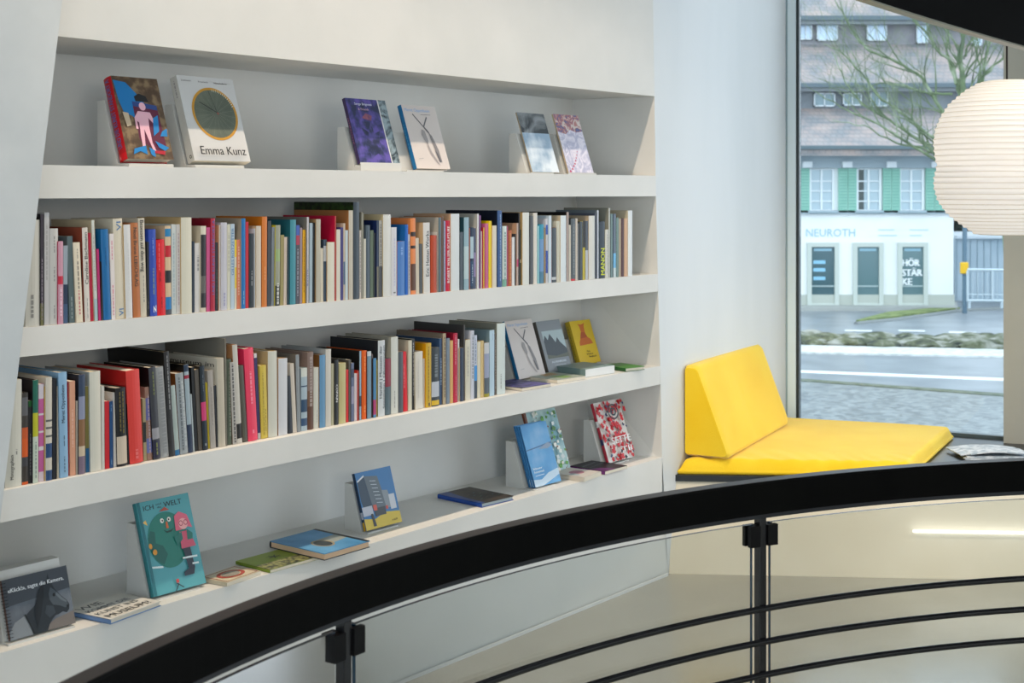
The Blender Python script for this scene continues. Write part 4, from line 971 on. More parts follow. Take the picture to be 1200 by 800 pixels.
for i in range(110):
    u, v = rn.uniform(.04, .96), rn.uniform(.02, .98)
    c = 'c01424' if i % 9 < 7 else rn.choice(['20305c', '18202c']); r_ = rn.uniform(.03, .06) * (1 if c == 'c01424' else .6); g = rn.uniform(0, 3)
    pts = [(min(1, max(0, u + r_ * 1.3 * math.cos(g + q * .785) * (1.2 if q % 2 else .55))), min(1, max(0, v + r_ * .9 * math.sin(g + q * .785) * (1.2 if q % 3 else .6)))) for q in range(8)]
    X_art.append(('poly', c, pts))
X_art += [('ring', '1c2430', .50, .80, .20, .13, .82), ('ring', '1c2430', .50, .80, .11, .07, .6), ('text', 'f0ece8', 'SETTE', .16, .28, .11, .74), ('text', 'f0ece8', 'TII', .45, .12, .09, .4)]
faceout(713.7, .085, ZS4, .198, .268, .016, L19, book_mesh(.198, .268, .016, 'b0283c', 'd4d0cc', 'd4d0cc', True, [(.3, .4, '20305c'), (.6, .7, 'd0d0d0')], [], [], X_art),
        'red, white and navy patterned book standing at the right end of the ledge', sh=.19, slabel='white wedge stand behind the red and white patterned book', lip=.004, lift=.004, off=-.02)
# ---------------------------------------------------------------- books lying flat
def flat(c, fr, bl, z, t, label, spine, front, pages=None, side='left', art=None, texts=(), hard=True, back=None, group=None, segs=(), wmax=None, hmax=None):
    """c, fr, bl: image positions of the near-left, near-right and far-left corners of the top cover"""
    A_, B_, C_ = (W(p[0], p[1], z + t) for p in (c, fr, bl))
    e = (B_ - A_); w = min(e.length, wmax or 9); e.normalize(); f = Vector((-e.y, e.x, 0)); h = (C_ - A_).dot(f); h = min(h, hmax or 9)
    if side == 'left': mbs = book_mesh(w, h, t, spine, front, back, hard, segs, [], texts, art, pages); X, Z, o = e, f, A_
    elif side == 'front': mbs = book_mesh(h, w, t, spine, front, back, hard, segs, [], texts, art, pages); X, Z, o = f, -e, B_
    elif side == 'right': mbs = book_mesh(w, h, t, spine, front, back, hard, segs, [], texts, art, pages); X, Z, o = -e, -f, B_ + f * h
    elif side == 'back': mbs = book_mesh(h, w, t, spine, front, back, hard, segs, [], texts, art, pages); X, Z, o = -f, e, A_ + f * h
    return place(mbs, 'book', o + UP * .0008, X, -UP, Z, label, 'book', group)
WM = [('rect', 'c8c6bf', 0, 0, 1, 1)]
for i, (tx, v, hh, ln) in enumerate([('WIE', .76, .17, .46), ('KOMMT DIE', .55, .13, .80), ('KUNST INS', .33, .13, .78), ('MUSEUM?', .08, .16, .84)]): WM.append(('text', ['2c2e30', '3c4450', '3c4a50', '2c2e30'][i], tx, .06, v, hh, ln))
flat((129.5, 726), (188.5, 704.5), (83, 714), ZS4, .014, 'white book covered in large black letters lying on the ledge', '5c7ca8', 'c8c6bf', art=WM, side='left', hmax=.20)
Q_art = [('rect', 'c4baa0', 0, 0, 1, 1), ('rect', '7a3020', .05, .05, .95, .08), ('rect', '7a3020', .05, .92, .95, .95), ('rect', '7a3020', .04, .05, .07, .95), ('rect', '7a3020', .93, .05, .96, .95), ('ring', 'a03c28', .5, .5, .34, .32, .72), ('ell', '8a8478', .5, .5, .22, .20)]
flat((266, 683), (305.5, 669), (241.5, 674.5), ZS4, .012, 'small cream book with a red ring lying right of the teal picture book', 'b8ae98', 'c4baa0', art=Q_art, side='left', hard=False)
LG = tex('woven_green_photo_print', '20281c', '8a8c58', 60)
R_art = [('rect', '83962a', 0, .42, 1, 1), ('rect', LG, 0, 0, 1, .42)]
for i in range(7): R_art.append(('line', '23301a', (.5, .66), (.5 + .13 * math.cos(i * .9), .66 + .12 * math.sin(i * .9)), .022))
flat((316.5, 668), (377, 651), (267, 660), ZS4, .010, 'green and dark patterned booklet lying on the ledge, partly under the blue book', '6f8424', '83962a', art=[('rect', '83962a', 0, 0, 1, 1), ('rect', LG, 0, 0, 1, .42)] + R_art[2:], side='left', hard=False, hmax=.20)
S_art = [('rect', tex('sky_blue_map_print', '3f7ca8', '5c98c4', 5), 0, 0, 1, 1), ('poly', '8c9490', [(.40, 1), (.62, 1), (.72, .44), (.5, .3), (.44, .5)]), ('ring', 'a08c60', .62, .42, .17, .17, .84), ('ell', '2c3438', .62, .42, .135, .13), ('rect', '10161c', 0, .93, 1, 1)]
flat((380.3, 649), (433.4, 633.8), (313, 635), ZS4 + .011, .022, 'blue book with an oval picture lying left of the small tower picture book', '1f2a34', '4a88b4', art=S_art, side='back', hmax=.27, pages=mat('d8b898', .8, .1))
U_art = [('rect', tex('dark_brown_lights_print', '26221e', '3c342c', 14), 0, 0, 1, 1), ('poly', '223c78', [(0, .28), (0, 1), (.30, 1), (.16, .5), (.10, 0), (0, 0)])]
for i in range(10): U_art.append(('line', ['3c6858', '5c4a38', '30586c'][i % 3], (.25 + .06 * i, .2 + .05 * (i * 7 % 9)), (.36 + .06 * i, .24 + .05 * (i * 7 % 9)), .014))
flat((564.5, 590), (601.8, 581), (497.5, 582.5), ZS4, .016, 'dark book with a bright blue spine lying alone in the middle of the ledge', '17408e', '2a2622', art=U_art, side='left', hmax=.30, pages=mat('a9b4b8', .8, .1))
# shelf 3 flats
J_art = [('rect', tex('violet_dark_wave_print', '20243c', '5c589c', 10, dist=3), 0, 0, 1, 1)]
flat((611.5, 455), (645.5, 449.5), (588, 446), ZS3, .012, 'violet-patterned book lying at the right end of the lower row', '4a4878', '3a3a64', art=J_art, side='back', hard=False, hmax=.2)
K_art = [('rect', '9aa49a', 0, 0, 1, 1), ('poly', '7fa05c', [(.5, .3), (.9, .35), (.85, .7), (.55, .75)]), ('poly', 'a88a5c', [(.1, .4), (.4, .3), (.4, .8), (.1, .8)])]
flat((653, 445.5), (686, 440.5), (612, 441), ZS3, .014, 'pale green and cream book lying under the mountain picture book', '7c9ab0', '9aa49a', art=K_art, side='back', hard=False, hmax=.2)
flat((686, 433), (720, 428), (648, 429), ZS3, .034, 'thick grey-green book with white pages lying in front of the yellow book', '6c8484', '7c9294', side='left', hard=False, hmax=.2, pages=mat('dde0e0', .8, .1))
flat((733, 431.5), (755.5, 429), (706, 427.3), ZS3, .016, 'green book lying at the right end of the lower shelf', '1c5020', '3c7a1c', side='left', hard=True, hmax=.2)
# ledge right end flats
Y_art = [('rect', '202228', 0, 0, 1, 1), ('line', '707078', (.1, .7), (.8, .8), .03), ('line', '606068', (.1, .5), (.9, .62), .02), ('poly', '5a2460', [(0, 0), (.5, 0), (.3, .3), (0, .4)])]
flat((709, 552.5), (735, 545.5), (664, 547), ZS4, .014, 'black and purple booklet lying in front of the red and white patterned book', '64286c', '202228', art=Y_art, side='left', hard=False, hmax=.26)
Z_art = [('rect', 'c4beb8', 0, 0, 1, 1), ('ell', 'a07080', .5, .5, .25, .2), ('ell', '9aa8b0', .2, .4, .12, .15)]
flat((684.5, 559.5), (704.5, 552.5), (656, 551.5), ZS4, .018, 'small pinkish white book lying beside the black and purple booklet', 'c4bcae', 'c4beb8', art=Z_art, side='left', hard=False, hmax=.17)
r2 = build_row(ROW2, ZS2, .0, 'upper', 'books in the upper packed row')
r3 = build_row(ROW3, ZS3, .0, 'lower', 'books in the lower packed row', bl=-.06)
# ---------------------------------------------------------------- the street outside, 2.65 m lower than the room
G = -2.65
def og(px, py): return W(px, py, G)
def lineat(p, q, px):     # y on the image line through p,q
    return p[1] + (q[1] - p[1]) * (px - p[0]) / (q[0] - p[0])
def strip(name, top, bot, mt, z=0.0, x0=560, x1=1700, lab=None, kind='structure', thick=.02):
    """band on the ground between two image lines, as a thin solid"""
    t0, t1, b0, b1 = og(x0, lineat(*top, x0)), og(x1, lineat(*top, x1)), og(x0, lineat(*bot, x0)), og(x1, lineat(*bot, x1))
    mb = MB(); mb.prism([p + UP * z for p in (b0, b1, t1, t0)], (0, 0, thick), mt); o = mb.build(name)
    if lab: tag(o, *lab)
    else: o['kind'] = kind
    return o
ASPH = noisy('wet_asphalt', '73797f', '878d92', .8, 10, .35, .1, 20, spec=.5)
COB = noisy('cobbles', '5a6164', '8b9192', 7.5, 3, .4, .6, 12, spec=.5, kind='cells', lo=.1, hi=.9)
MOSS = noisy('moss_joint', '4a5440', '6d7468', 6, 6, .8)
PALE = noisy('pale_cobbles', 'b4b8b6', 'd4d6d4', 6, 4, .6)
LINE = mat('dfe3e4', .6)
mb = MB(); mb.abox(-60, 90, 8.5, 150, G - .3, G, ASPH); o = mb.build('ground_outside'); struct(o)
strip('cobble_forecourt', ((937, 446), (1175, 464)), ((937, 800), (1175, 800)), COB, thick=.012)
strip('moss_strip', ((937, 444.6), (1175, 462.2)), ((937, 447.2), (1175, 465.0)), MOSS, thick=.03)
strip('road_line', ((937, 433.8), (1175, 443.2)), ((937, 436.4), (1175, 446)), LINE, thick=.006, lab=('long white line painted on the nearer lane', 'road marking'))
strip('pale_cobble_band', ((937, 405), (1175, 410.4)), ((937, 414.5), (1175, 419.5)), PALE, thick=.05)
RK = noisy('planted_stones', '2f352f', '9a9a92', 1.6, 6, .8, .8, 6, lo=.38, hi=.62, third='5b6048')
def verge():
    import random as _r; rr = _r.Random(3); mb = MB()
    for i in range(300):
        px = rr.uniform(800, 1500); ty = lineat((937, 393), (1175, 399), px); by = lineat((937, 405), (1175, 410.4), px)
        p = og(px, rr.uniform(ty + 1, by)); s = rr.uniform(.15, .45); n = 7
        rings = []
        for zz, k in ((0, 1), (.4, .95), (.75, .6), (.95, .2)):
            rings.append([p + Vector((math.cos(a * 6.283 / n) * s * k * rr.uniform(.8, 1.2) * 1.5, math.sin(a * 6.283 / n) * s * k * rr.uniform(.8, 1.2), zz * s * .7)) for a in range(n)])
        mb.loft(rings, RK)
    o = mb.build('verge_stones'); o['kind'] = 'stuff'; o['label'] = 'strip of rough stones and low plants between the lanes'; o['category'] = 'stones'
verge()
strip('verge_ground', ((937, 392), (1175, 398)), ((937, 406), (1175, 411)), RK, thick=.05)
for x0, x1, y0, y1 in ((1053, 1084, 386.6, 387.8), (1112, 1144, 388.4, 389.7), (990, 1022, 386.5, 387.7)):
    a, b_, c, d = og(x0, y1), og(x1, y1 + .6), og(x1, y0 + .6), og(x0, y0)
    mb = MB(); mb.prism([a, b_, c, d], (0, 0, .008), LINE); tag(mb.build('lane_dash'), {1053: 'white lane dash on the far road, middle one of three', 1112: 'white lane dash on the far road, rightmost of three', 990: 'white lane dash on the far road, leftmost of three'}[x0], 'road marking', 'lane dashes')
SW = noisy('sidewalk', '9a9c98', 'a9aba6', .7, 6, .6)
strip('sidewalk', ((937, 358), (1117, 358)), ((937, 364.5), (1117, 364.5)), SW, x1=1122, thick=.14)
GR = noisy('street_grass', '5f7040', '86925c', 3, 6, .9, .5, 20)
mb = MB(); mb.prism([og(1003, 379), og(1050, 374), og(1125, 363.8), og(1112, 362.5), og(1040, 369)], (0, 0, .12), GR); o = mb.build('grass_verge'); o['kind'] = 'stuff'; o['label'] = 'wedge of grass beside the far road'; o['category'] = 'grass'
mb = MB(); mb.tube([og(1003, 380), og(1050, 375.2), og(1126, 364.6), og(1176, 362)], .1, mat('7d8282', .7), 6); tag(mb.build('kerb'), 'grey kerbstone edging the wedge of grass', 'kerb')
# --- white house across the street
ZF = 52.0; K = ZF / F
def fx(px): return (px - HX) * K
def fz(py): return EYE - (py - HY) * K
def house():
    root = empty('house', (fx(1000), ZF, G)); tag(root, 'white house with green shutters and brown tiled mansard roof across the street', 'building')
    def P(mb, name, lab=None, par=None):
        o = mb.build(name, par or root)
        if par is None: o.location = -Vector(root.location)
        if lab: o['label'] = lab
        return o
    def fb(mb, x0, x1, y0, y1, mt, d0=0.0, d1=.3):     # box in front of the facade, image rows y0(top)-y1
        mb.abox(fx(x0), fx(x1), ZF - d1, ZF - d0, fz(y1), fz(y0), mt)
    WF = noisy('white_render', 'e6e8e8', 'eff0f0', .5, 6, .7); ST = mat('b4b8ae', .7); GRW = mat('9fb0b8', .6)
    mb = MB(); mb.abox(fx(700), fx(1117.5), ZF, ZF + 12, G, fz(186), WF); P(mb, 'wall')
    mb = MB(); fb(mb, 700, 1118, 345, 362, ST, 0, .06); P(mb, 'plinth')
    mb = MB(); fb(mb, 700, 1118, 246.5, 250.5, GRW, 0, .12); P(mb, 'string_course')
    dark = mat('3a5a62', .12, .6); dk2 = mat('59767a', .12, .6)
    for i, (x0, x1) in enumerate(((950.5, 977.5), (1004, 1029.5), (1056.5, 1081.5), (897, 924))):
        m = MB(); fr = mat('c2c8c0', .6)
        fb(m, x0 - 5, x0, 289, 355, fr, 0, .12); fb(m, x1, x1 + 5, 289, 355, fr, 0, .12); fb(m, x0 - 5, x1 + 5, 284, 289, fr, 0, .12); fb(m, x0 - 5, x1 + 5, 355, 359, fr, 0, .14)
        fb(m, x0, x1, 334.3, 335.8, mat('a8b8b8', .5), 0, .06)
        w = P(m, 'shop_window')
        g = MB(); fb(g, x0, x1, 289, 355, dark if i == 0 else dk2, 0, .03); fb(g, x0 + 3, x1 - 3, 291, 294, mat('8fb4c4', .5), .03, .035)
        if i == 0:
            for yy in (305, 314, 324): fb(g, 953, 967, yy, yy + 4, mat('8cc0dc', .5), .03, .035)
        P(g, 'pane', par=w).location = (0, 0, 0)
        if i == 2:
            t = MB()
            for tx, yb, xl, ln in (('HÖR', 311.5, 1055, 20), ('STÄR', 323, 1055, 23), ('KE', 333.5, 1055, 11)):
                letter(t, tx, (fx(xl + 2), ZF - .06, fz(yb)), (1, 0, 0), (0, 0, 1), 8 * K, ln * K, mat('f0f4f4', .5), .02)
            P(t, 'window_lettering', 'white lettering on the shop window', par=w).location = (0, 0, 0)
    # painted name on the wall
    t = MB(); letter(t, 'NEUROTH', (fx(944.5), ZF - .02, fz(277)), (1, 0, 0), (0, 0, 1), 9.3 * K, 57.5 * K, mat('9cc2ce', .5), 0)
    for x0, x1, y in ((1029, 1048, 268.5), (1029, 1051, 275), (1066, 1088, 268.5), (1066, 1080, 275)): fb(t, x0, x1, y, y + 1.4, mat('bcd2dc', .6), 0, .02)
    P(t, 'shop_name', 'pale blue shop lettering')
    # first floor windows and shutters
    for i, (x0, x1) in enumerate(((948, 976.5), (1003, 1031.5), (1053, 1081.5), (893, 921))):
        m = MB(); fr = mat('dfe4e6', .5)
        for a in (x0, (x0 + x1) / 2 - 1.3, x1 - 2): fb(m, a, a + 2.4, 198, 247, fr, 0, .09)
        for yy in (197.5, 211.5, 223, 235, 245.5): fb(m, x0, x1, yy, yy + 1.4, fr, 0, .08)
        fb(m, x0 - 2, x1 + 3, 246.5, 249, GRW, 0, .2)
        w = P(m, 'window'); g = MB(); fb(g, x0, x1, 198, 247, mat('a9bcc4', .1, .6), 0, .03)
        if i == 1: fb(g, x0 + 1, x0 + 9, 199, 246, mat('4c5452', .5), .03, .05)
        P(g, 'pane', par=w).location = (0, 0, 0)
    SH = noisy('green_shutter', '8cbfae', '9ccbbb', 3, 3, .6)
    for x0, x1 in ((922, 934.5), (937, 948), (982, 992.5), (993, 1003), (1034, 1043.5), (1044, 1054), (1084, 1094), (1094.5, 1106)):
        m = MB(); fb(m, x0, x1, 196.5, 249, SH, .0, .12)
        for k in range(14): fb(m, x0 + 1, x1 - 1, 199 + k * 3.5, 201 + k * 3.5, mat('7fb3a2', .6), .12, .14)
        P(m, 'shutter')
    # eaves with little brackets
    mb = MB(); fb(mb, 700, 1118, 181, 197, mat('a3b0b8', .7), 0, .25); fb(mb, 700, 1122, 172, 176, mat('59696f', .6), 0, 1.3); fb(mb, 700, 1120, 176, 182, mat('93a2a9', .7), 0, 1.1)
    P(mb, 'eaves')
    for x in (938, 984.5, 1036, 1088, 895): m = MB(); fb(m, x, x + 11, 189.5, 196.5, mat('dfe3e6', .6), .25, .45); P(m, 'bracket')
    # mansard roof: sloping tiers of tiles with dormer bands set between
    TI = bpy.data.materials.new('roof_tiles'); TI.use_nodes = True; nt = TI.node_tree; N = nt.nodes; L = nt.links; p = N['Principled BSDF']
    tc = N.new('ShaderNodeTexCoord'); mp = N.new('ShaderNodeMapping'); mp.inputs['Rotation'].default_value = (math.radians(90), 0, 0); br = N.new('ShaderNodeTexBrick')
    br.inputs['Scale'].default_value = 1; br.inputs['Brick Width'].default_value = .22; br.inputs['Row Height'].default_value = .16; br.inputs['Mortar Size'].default_value = .018
    br.inputs['Color1'].default_value = lin('988882'); br.inputs['Color2'].default_value = lin('8f8d8c'); br.inputs['Mortar'].default_value = lin('6c6c70'); br.inputs['Bias'].default_value = .1
    ns = N.new('ShaderNodeTexNoise'); ns.inputs['Scale'].default_value = .9; ns.inputs['Detail'].default_value = 8; mx = N.new('ShaderNodeMix'); mx.data_type = 'RGBA'; mx.inputs[0].default_value = .5
    cr = N.new('ShaderNodeValToRGB'); cr.color_ramp.elements[0].color = lin('747a80'); cr.color_ramp.elements[1].color = lin('b4a098'); cr.color_ramp.elements[0].position = .4; cr.color_ramp.elements[1].position = .62
    L.new(tc.outputs['Object'], mp.inputs['Vector']); L.new(mp.outputs[0], br.inputs['Vector']); L.new(tc.outputs['Object'], ns.inputs['Vector']); L.new(ns.outputs['Fac'], cr.inputs['Fac'])
    L.new(br.outputs['Color'], mx.inputs[6]); L.new(cr.outputs['Color'], mx.inputs[7]); L.new(mx.outputs[2], p.inputs['Base Color']); p.inputs['Roughness'].default_value = .7
    def tier(y0, y1, d0, d1):   # rows y0 top - y1 bottom, depth behind the facade at top/bottom; heights corrected for depth
        za = EYE - (y0 - HY) * (ZF + d0) / F; zb = EYE - (y1 - HY) * (ZF + d1) / F
        m = MB(); m.mesh([(fx(690), ZF + d1, zb), (fx(1330), ZF + d1, zb), (fx(1330), ZF + d0, za), (fx(690), ZF + d0, za), (fx(690), ZF + d1, zb - .3), (fx(1330), ZF + d1, zb - .3), (fx(1330), ZF + d0 , za - .3), (fx(690), ZF + d0, za - .3)],
                         [(0, 1, 2, 3), (4, 7, 6, 5), (0, 4, 5, 1), (1, 5, 6, 2), (2, 6, 7, 3), (3, 7, 4, 0)], TI); P(m, 'roof')
    def dormer(y0, y1, d, mt, wins, wc):
        k = (ZF + d) / F; X = lambda px: (px - HX) * k; Z_ = lambda py: EYE - (py - HY) * k
        m = MB(); m.abox(X(690), X(1330), ZF + d, ZF + d + 1.5, Z_(y1 + 2), Z_(y0), mt); P(m, 'dormer_wall')
        m = MB(); m.abox(X(685), X(1335), ZF + d - .8, ZF + d + .2, Z_(y0), Z_(y0 - 5), mat('5d6a72', .6)); m.abox(X(685), X(1335), ZF + d - .6, ZF + d + .2, Z_(y0 + 4), Z_(y0), mat('8a8f94', .6)); P(m, 'dormer_eave')
        for x0, x1, ya, yb in wins:
            f = MB(); fm = mat('d4dade', .5)
            for a, b_ in ((x0, x0 + 1.4), (x1 - 1.4, x1), ((x0 + x1) / 2 - .6, (x0 + x1) / 2 + .6)): f.abox(X(a), X(b_), ZF + d - .14, ZF + d, Z_(yb), Z_(ya), fm)
            for a, b_ in ((ya, ya + 1.4), (yb - 1.6, yb)): f.abox(X(x0), X(x1), ZF + d - .14, ZF + d, Z_(b_), Z_(a), fm)
            w = P(f, 'dormer_window'); g = MB(); g.abox(X(x0), X(x1), ZF + d - .06, ZF + d, Z_(yb), Z_(ya), wc); P(g, 'pane', par=w).location = (0, 0, 0)
    SKYG = mat('c8dcf0', .05, 1.0)
    tier(127, 173, 2.2, -1.2); dormer(104, 127, 2.2, noisy('grey_slates', '6f757b', '858a8f', 1.5, 6, .7), [(953, 978, 109, 125), (987, 1009, 109, 124), (1019, 1040, 107, 125), (905, 930, 109, 125)], mat('7d949c', .1, .6))
    tier(52, 98, 6.5, 3.2); dormer(26, 51, 6.5, noisy('mauve_boards', '7f7d82', '8f8c90', 2, 4, .7), [(936, 951, 26.5, 47), (956.5, 981, 26.5, 48), (1015, 1038.5, 27.5, 48), (1073, 1087, 29, 51), (1138, 1150, 44, 54)], SKYG)
    tier(-120, 20, 16, 7.5)
house()
# --- garage wall, hedge, lamp post and railing right of the house
def right_side():
    Zr = 56.0; k = Zr / F
    X = lambda p: (p - HX) * k; Z_ = lambda p: EYE - (p - HY) * k
    r = empty('shed', (X(1160), Zr, G)); tag(r, 'pale blue-grey shed wall right of the white house', 'shed')
    m = MB(); m.abox(X(1119), X(1300), Zr, Zr + 6, G, Z_(279), noisy('shed_boards', 'a9bcc8', 'b8c8d2', .8, 4, .6))
    for i in range(22): m.abox(X(1121 + i * 8), X(1121.5 + i * 8), Zr - .03, Zr, G, Z_(281), mat('93a8b4', .6))
    o = m.build('wall', r); o.location = -Vector(r.location)
    m = MB(); m.abox(X(1118), X(1302), Zr - .4, Zr + 6.2, Z_(279), Z_(276), mat('dce4ea', .6)); o = m.build('roof_edge', r); o.location = -Vector(r.location)
    # hedge behind
    rr = random.Random(4); m = MB(); hm = noisy('dark_hedge', '2c3a34', '4c5a50', 3, 6, .9)
    for i in range(900):
        c = Vector((X(rr.uniform(1112, 1310)), Zr + rr.uniform(7, 9), Z_(rr.uniform(235, 285)))); a = Vector((rr.uniform(-1, 1), rr.uniform(-1, 1), rr.uniform(-1, 1))).normalized() * .3; b_ = a.cross(Vector((rr.random(), rr.random(), 1))).normalized() * .25
        m.face([c - a, c + b_, c + a, c - b_], hm)
    o = m.build('hedge'); tag(o, 'dark hedge rising behind the shed', 'hedge')
    Zp = 50.0; k2 = Zp / F; X2 = lambda p: (p - HX) * k2; Z2 = lambda p: EYE - (p - HY) * k2
    r = empty('lamp_post', (X2(1130.5), Zp, G)); tag(r, 'grey street post with a yellow box in front of the shed', 'post')
    m = MB(); m.tube([(0, 0, 0), (0, 0, Z2(200) - G)], .085, mat('5c7484', .5), 12); m.build('pole', r)
    m = MB(); m.box((-.20, -.16, Z2(320.5) - G), (.30, 0, 0), (0, .12, 0), (0, 0, .42), mat('e8b418', .5)); bevel(m.build('signal_box', r), .04, 3)
    # railing
    Zq = 49.0; k3 = Zq / F; X3 = lambda p: (p - HX) * k3; Z3 = lambda p: EYE - (p - HY) * k3
    r = empty('street_railing', (X3(1134), Zq, G)); tag(r, 'pale metal railing right of the street post', 'railing')
    P3 = lambda px, py: Vector((X3(px) - X3(1134), 0, Z3(py) - G)); mt = mat('b8c4ca', .5)
    for a, b_, rd in ((316, 317, .05), (352, 353, .05), (345, 346, .02)):
        m = MB(); m.tube([P3(1134, a), P3(1290, b_)], rd, mt, 8); m.build('rail', r)
    for i in range(27):
        px = 1134 + i * 5.8; m = MB(); m.tube([P3(px, 317), P3(px, 353)], .014 if i % 5 else .045, mt, 6); m.build('bar', r)
    for i in range(5): m = MB(); px = 1136 + i * 38; m.tube([P3(px, 353), P3(px, 361)], .05, mt, 6); m.build('foot', r)
right_side()
# --- bare tree
def tree():
    Zt = 38.0; base = Vector(((1192 - HX) * Zt / F, Zt, G))
    root = empty('tree', base); tag(root, 'bare branching tree with mossy bark in front of the white house', 'tree')
    bark = noisy('mossy_bark', '5c6a52', '98a288', 2.5, 6, .9, .3, 12, third='6a7a58')
    rr = random.Random(21)
    def Q(px, py, dz=0): Z = Zt + dz; return Vector(((px - HX) * Z / F, Z, EYE - (py - HY) * Z / F)) - base
    m = MB(); m.tube([Vector((0, 0, 0)), Q(1192, 330), Q(1186, 270), Q(1168, 215), Q(1150, 170), Q(1140, 140)], [.36, .30, .27, .24, .21, .18], bark, 10); m.build('trunk', root)
    B = [([(1142, 150), (1130, 108), (1126, 75), (1129, 40), (1136, 8), (1140, -40)], 5.2), ([(1130, 125), (1122, 105), (1116, 75), (1100, 60), (1082, 36), (1066, 18), (1056, -20)], 3.6),
         ([(1135, 160), (1105, 130), (1082, 92), (1050, 72), (1020, 60), (1004, 44), (988, 20), (978, -5)], 3.4), ([(1140, 178), (1098, 178), (1070, 160), (1040, 140), (1010, 122), (990, 95), (975, 60)], 3.6),
         ([(1150, 205), (1100, 190), (1060, 165), (1020, 140), (985, 125), (950, 105)], 3.2), ([(1145, 188), (1097, 165), (1060, 135), (1025, 110), (1002, 78), (985, 60), (965, 52)], 3.0),
         ([(1140, 140), (1150, 96), (1156, 62), (1164, 30), (1176, 0)], 3.4), ([(1134, 120), (1150, 92), (1170, 72), (1190, 55), (1215, 30)], 3.0), ([(1120, 100), (1110, 60), (1113, 30), (1108, 0)], 2.6),
         ([(1100, 182), (1080, 172), (1050, 168), (1015, 148), (975, 140)], 2.4), ([(1150, 96), (1146, 60), (1140, 45)], 2.4), ([(1128, 70), (1138, 48), (1158, 40), (1172, 18)], 2.2), ([(1118, 110), (1090, 110), (1062, 100), (1030, 98), (1000, 108), (960, 92)], 2.2),
         ([(1160, 150), (1180, 110), (1200, 85), (1230, 60)], 3.0)]
    tw = MB()
    def twig(p, d, r, n):
        path = [p]; rad = [r]
        for i in range(4):
            d = (d + Vector((rr.uniform(-.35, .35), rr.uniform(-.3, .3), rr.uniform(-.15, .4)))).normalized(); p = p + d * rr.uniform(.28, .5); path.append(p); rad.append(r * (1 - (i + 1) / 4.6))
            if n and rr.random() < .6: twig(p, (d + Vector((rr.uniform(-.9, .9), rr.uniform(-.5, .5), rr.uniform(-.5, .8)))).normalized(), rad[-1] * .8, n - 1)
        tw.tube(path, rad, bark, 4)
    for pts, wd in B:
        off = rr.uniform(-1.5, 1.5); n = len(pts); P = []
        for i, (x, y) in enumerate(pts): P.append(Q(x + rr.uniform(-1.5, 1.5), y, off * i / n))
        # subdivide with a little crookedness
        path = []; rad = []
        for i in range(n - 1):
            for s in range(4):
                f = s / 4; path.append(P[i].lerp(P[i + 1], f) + Vector((rr.uniform(-.03, .03), 0, rr.uniform(-.03, .03)))); rad.append(wd * 1.45 * Zt / F * .5 * (1 - .8 * (i + f) / (n - 1)))
        path.append(P[-1]); rad.append(.01)
        m = MB(); m.tube(path, rad, bark, 7); m.build('branch', root)
        for i in range(3, len(path), 2):
            d = (path[i] - path[i - 1]).normalized()
            twig(path[i], (d + Vector((rr.uniform(-.9, .9), rr.uniform(-.5, .5), rr.uniform(-.3, .9)))).normalized(), min(.042, rad[i] * .6), 2)
    o = tw.build('twigs', root); o['kind'] = 'stuff'
tree()
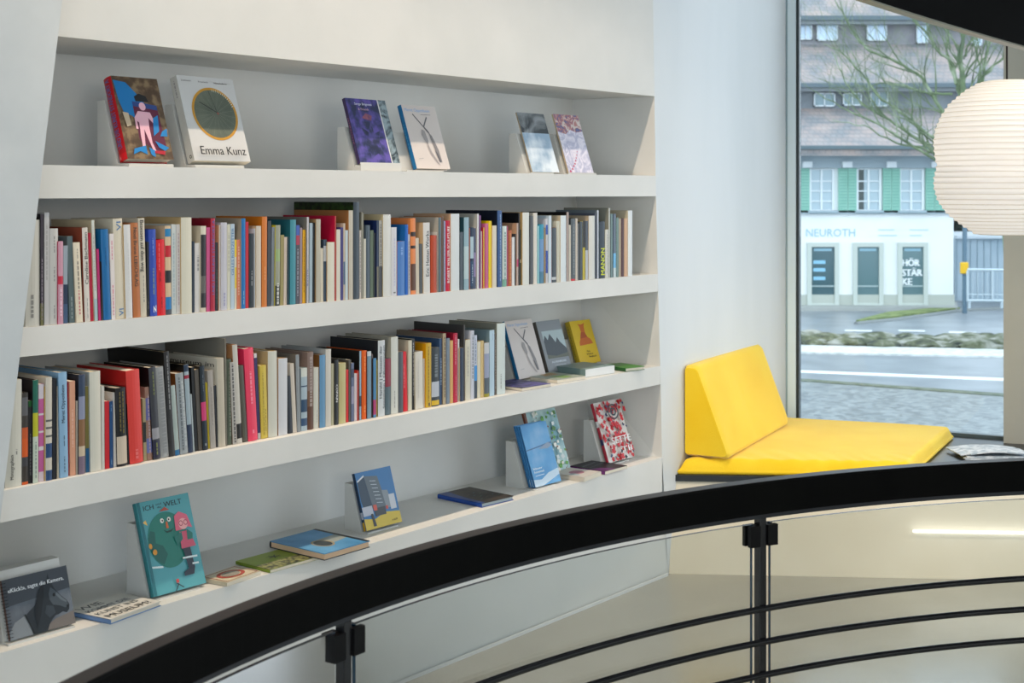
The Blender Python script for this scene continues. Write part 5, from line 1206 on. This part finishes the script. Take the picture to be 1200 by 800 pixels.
# ---------------------------------------------------------------- light
w = bpy.data.worlds.new('sky'); SC.world = w; w.use_nodes = True
bg = w.node_tree.nodes['Background']; bg.inputs['Color'].default_value = (.80, .905, 1.0, 1); bg.inputs['Strength'].default_value = 2.65
def area(name, loc, tgt, sx, sy, e, col, rot=None):
    l = bpy.data.lights.new(name, 'AREA'); l.shape = 'RECTANGLE'; l.size = sx; l.size_y = sy; l.energy = e; l.color = col
    o = bpy.data.objects.new(name, l); COL.objects.link(o)
    z = (Vector(loc) - Vector(tgt)).normalized(); x = Vector(rot).normalized(); y = z.cross(x).normalized(); x = y.cross(z)
    M = Matrix((x, y, z)).transposed().to_4x4(); M.translation = Vector(loc); o.matrix_world = M
    return o
c = (pt(120, 0) + pt(767, 0)) / 2 - D * .42
# continuous warm ceiling track washing down the shelf fronts
o = area('ceiling_track_light', (c.x + CS * .44, c.y - SN * .44, 3.55), (c.x + CS * .10, c.y - SN * .10, 0), 3.0, .05, 84, (1, .80, .60), D)
# its black housing: a channel whose side blades keep the beam off the upper wall
mb = MB(); hc = c + Vector((CS * .44, -SN * .44, 0)); nb = Vector((CS, -SN, 0))
for s_ in (-1, 1):
    q = hc - D * 1.52 + nb * (s_ * .045 - .002); mb.box((q.x, q.y, 3.425), D * 3.04, nb * .004, (0, 0, .175), BLACK)
q = hc - D * 1.52 - nb * .045; mb.box((q.x, q.y, 3.575), D * 3.04, nb * .09, (0, 0, .02), BLACK)
for e_ in (-1.52, 1.516):
    q = hc + D * e_ - nb * .045; mb.box((q.x, q.y, 3.425), D * .004, nb * .09, (0, 0, .175), BLACK)
tag(mb.build('ceiling_track'), 'long black ceiling track above the bookshelves', 'lamp')
# broad ceiling lamps in the middle of the room
area('pendant_lamp_rear', (2.3, -1.6, 2.15), (.2, 4.5, 1.6), 2.0, .8, 40, (1, .90, .76), (1, 0, 0))
area('ceiling_lamp_bench', (2.3, 3.9, 3.5), (2.0, 6.1, .2), 1.0, 1.0, 12, (1, .88, .74), (1, 0, 0)).data.spread = math.radians(60)
# ---------------------------------------------------------------- camera
cd = bpy.data.cameras.new('camera'); cd.lens = 48; cd.sensor_width = 36; cd.sensor_fit = 'HORIZONTAL'; cd.shift_y = -(400 - HY) / 1200
cd.clip_end = 400; cd.clip_start = .05
cd.dof.use_dof = True; cd.dof.focus_distance = 4.7; cd.dof.aperture_fstop = 7
co = bpy.data.objects.new('camera', cd); co.location = (0, 0, EYE); co.rotation_euler = (math.pi / 2, 0, 0); COL.objects.link(co); SC.camera = co
v = SC.view_settings; v.view_transform = 'Standard'; v.look = 'None'; v.exposure = 0; v.gamma = 1; v.use_curve_mapping = False
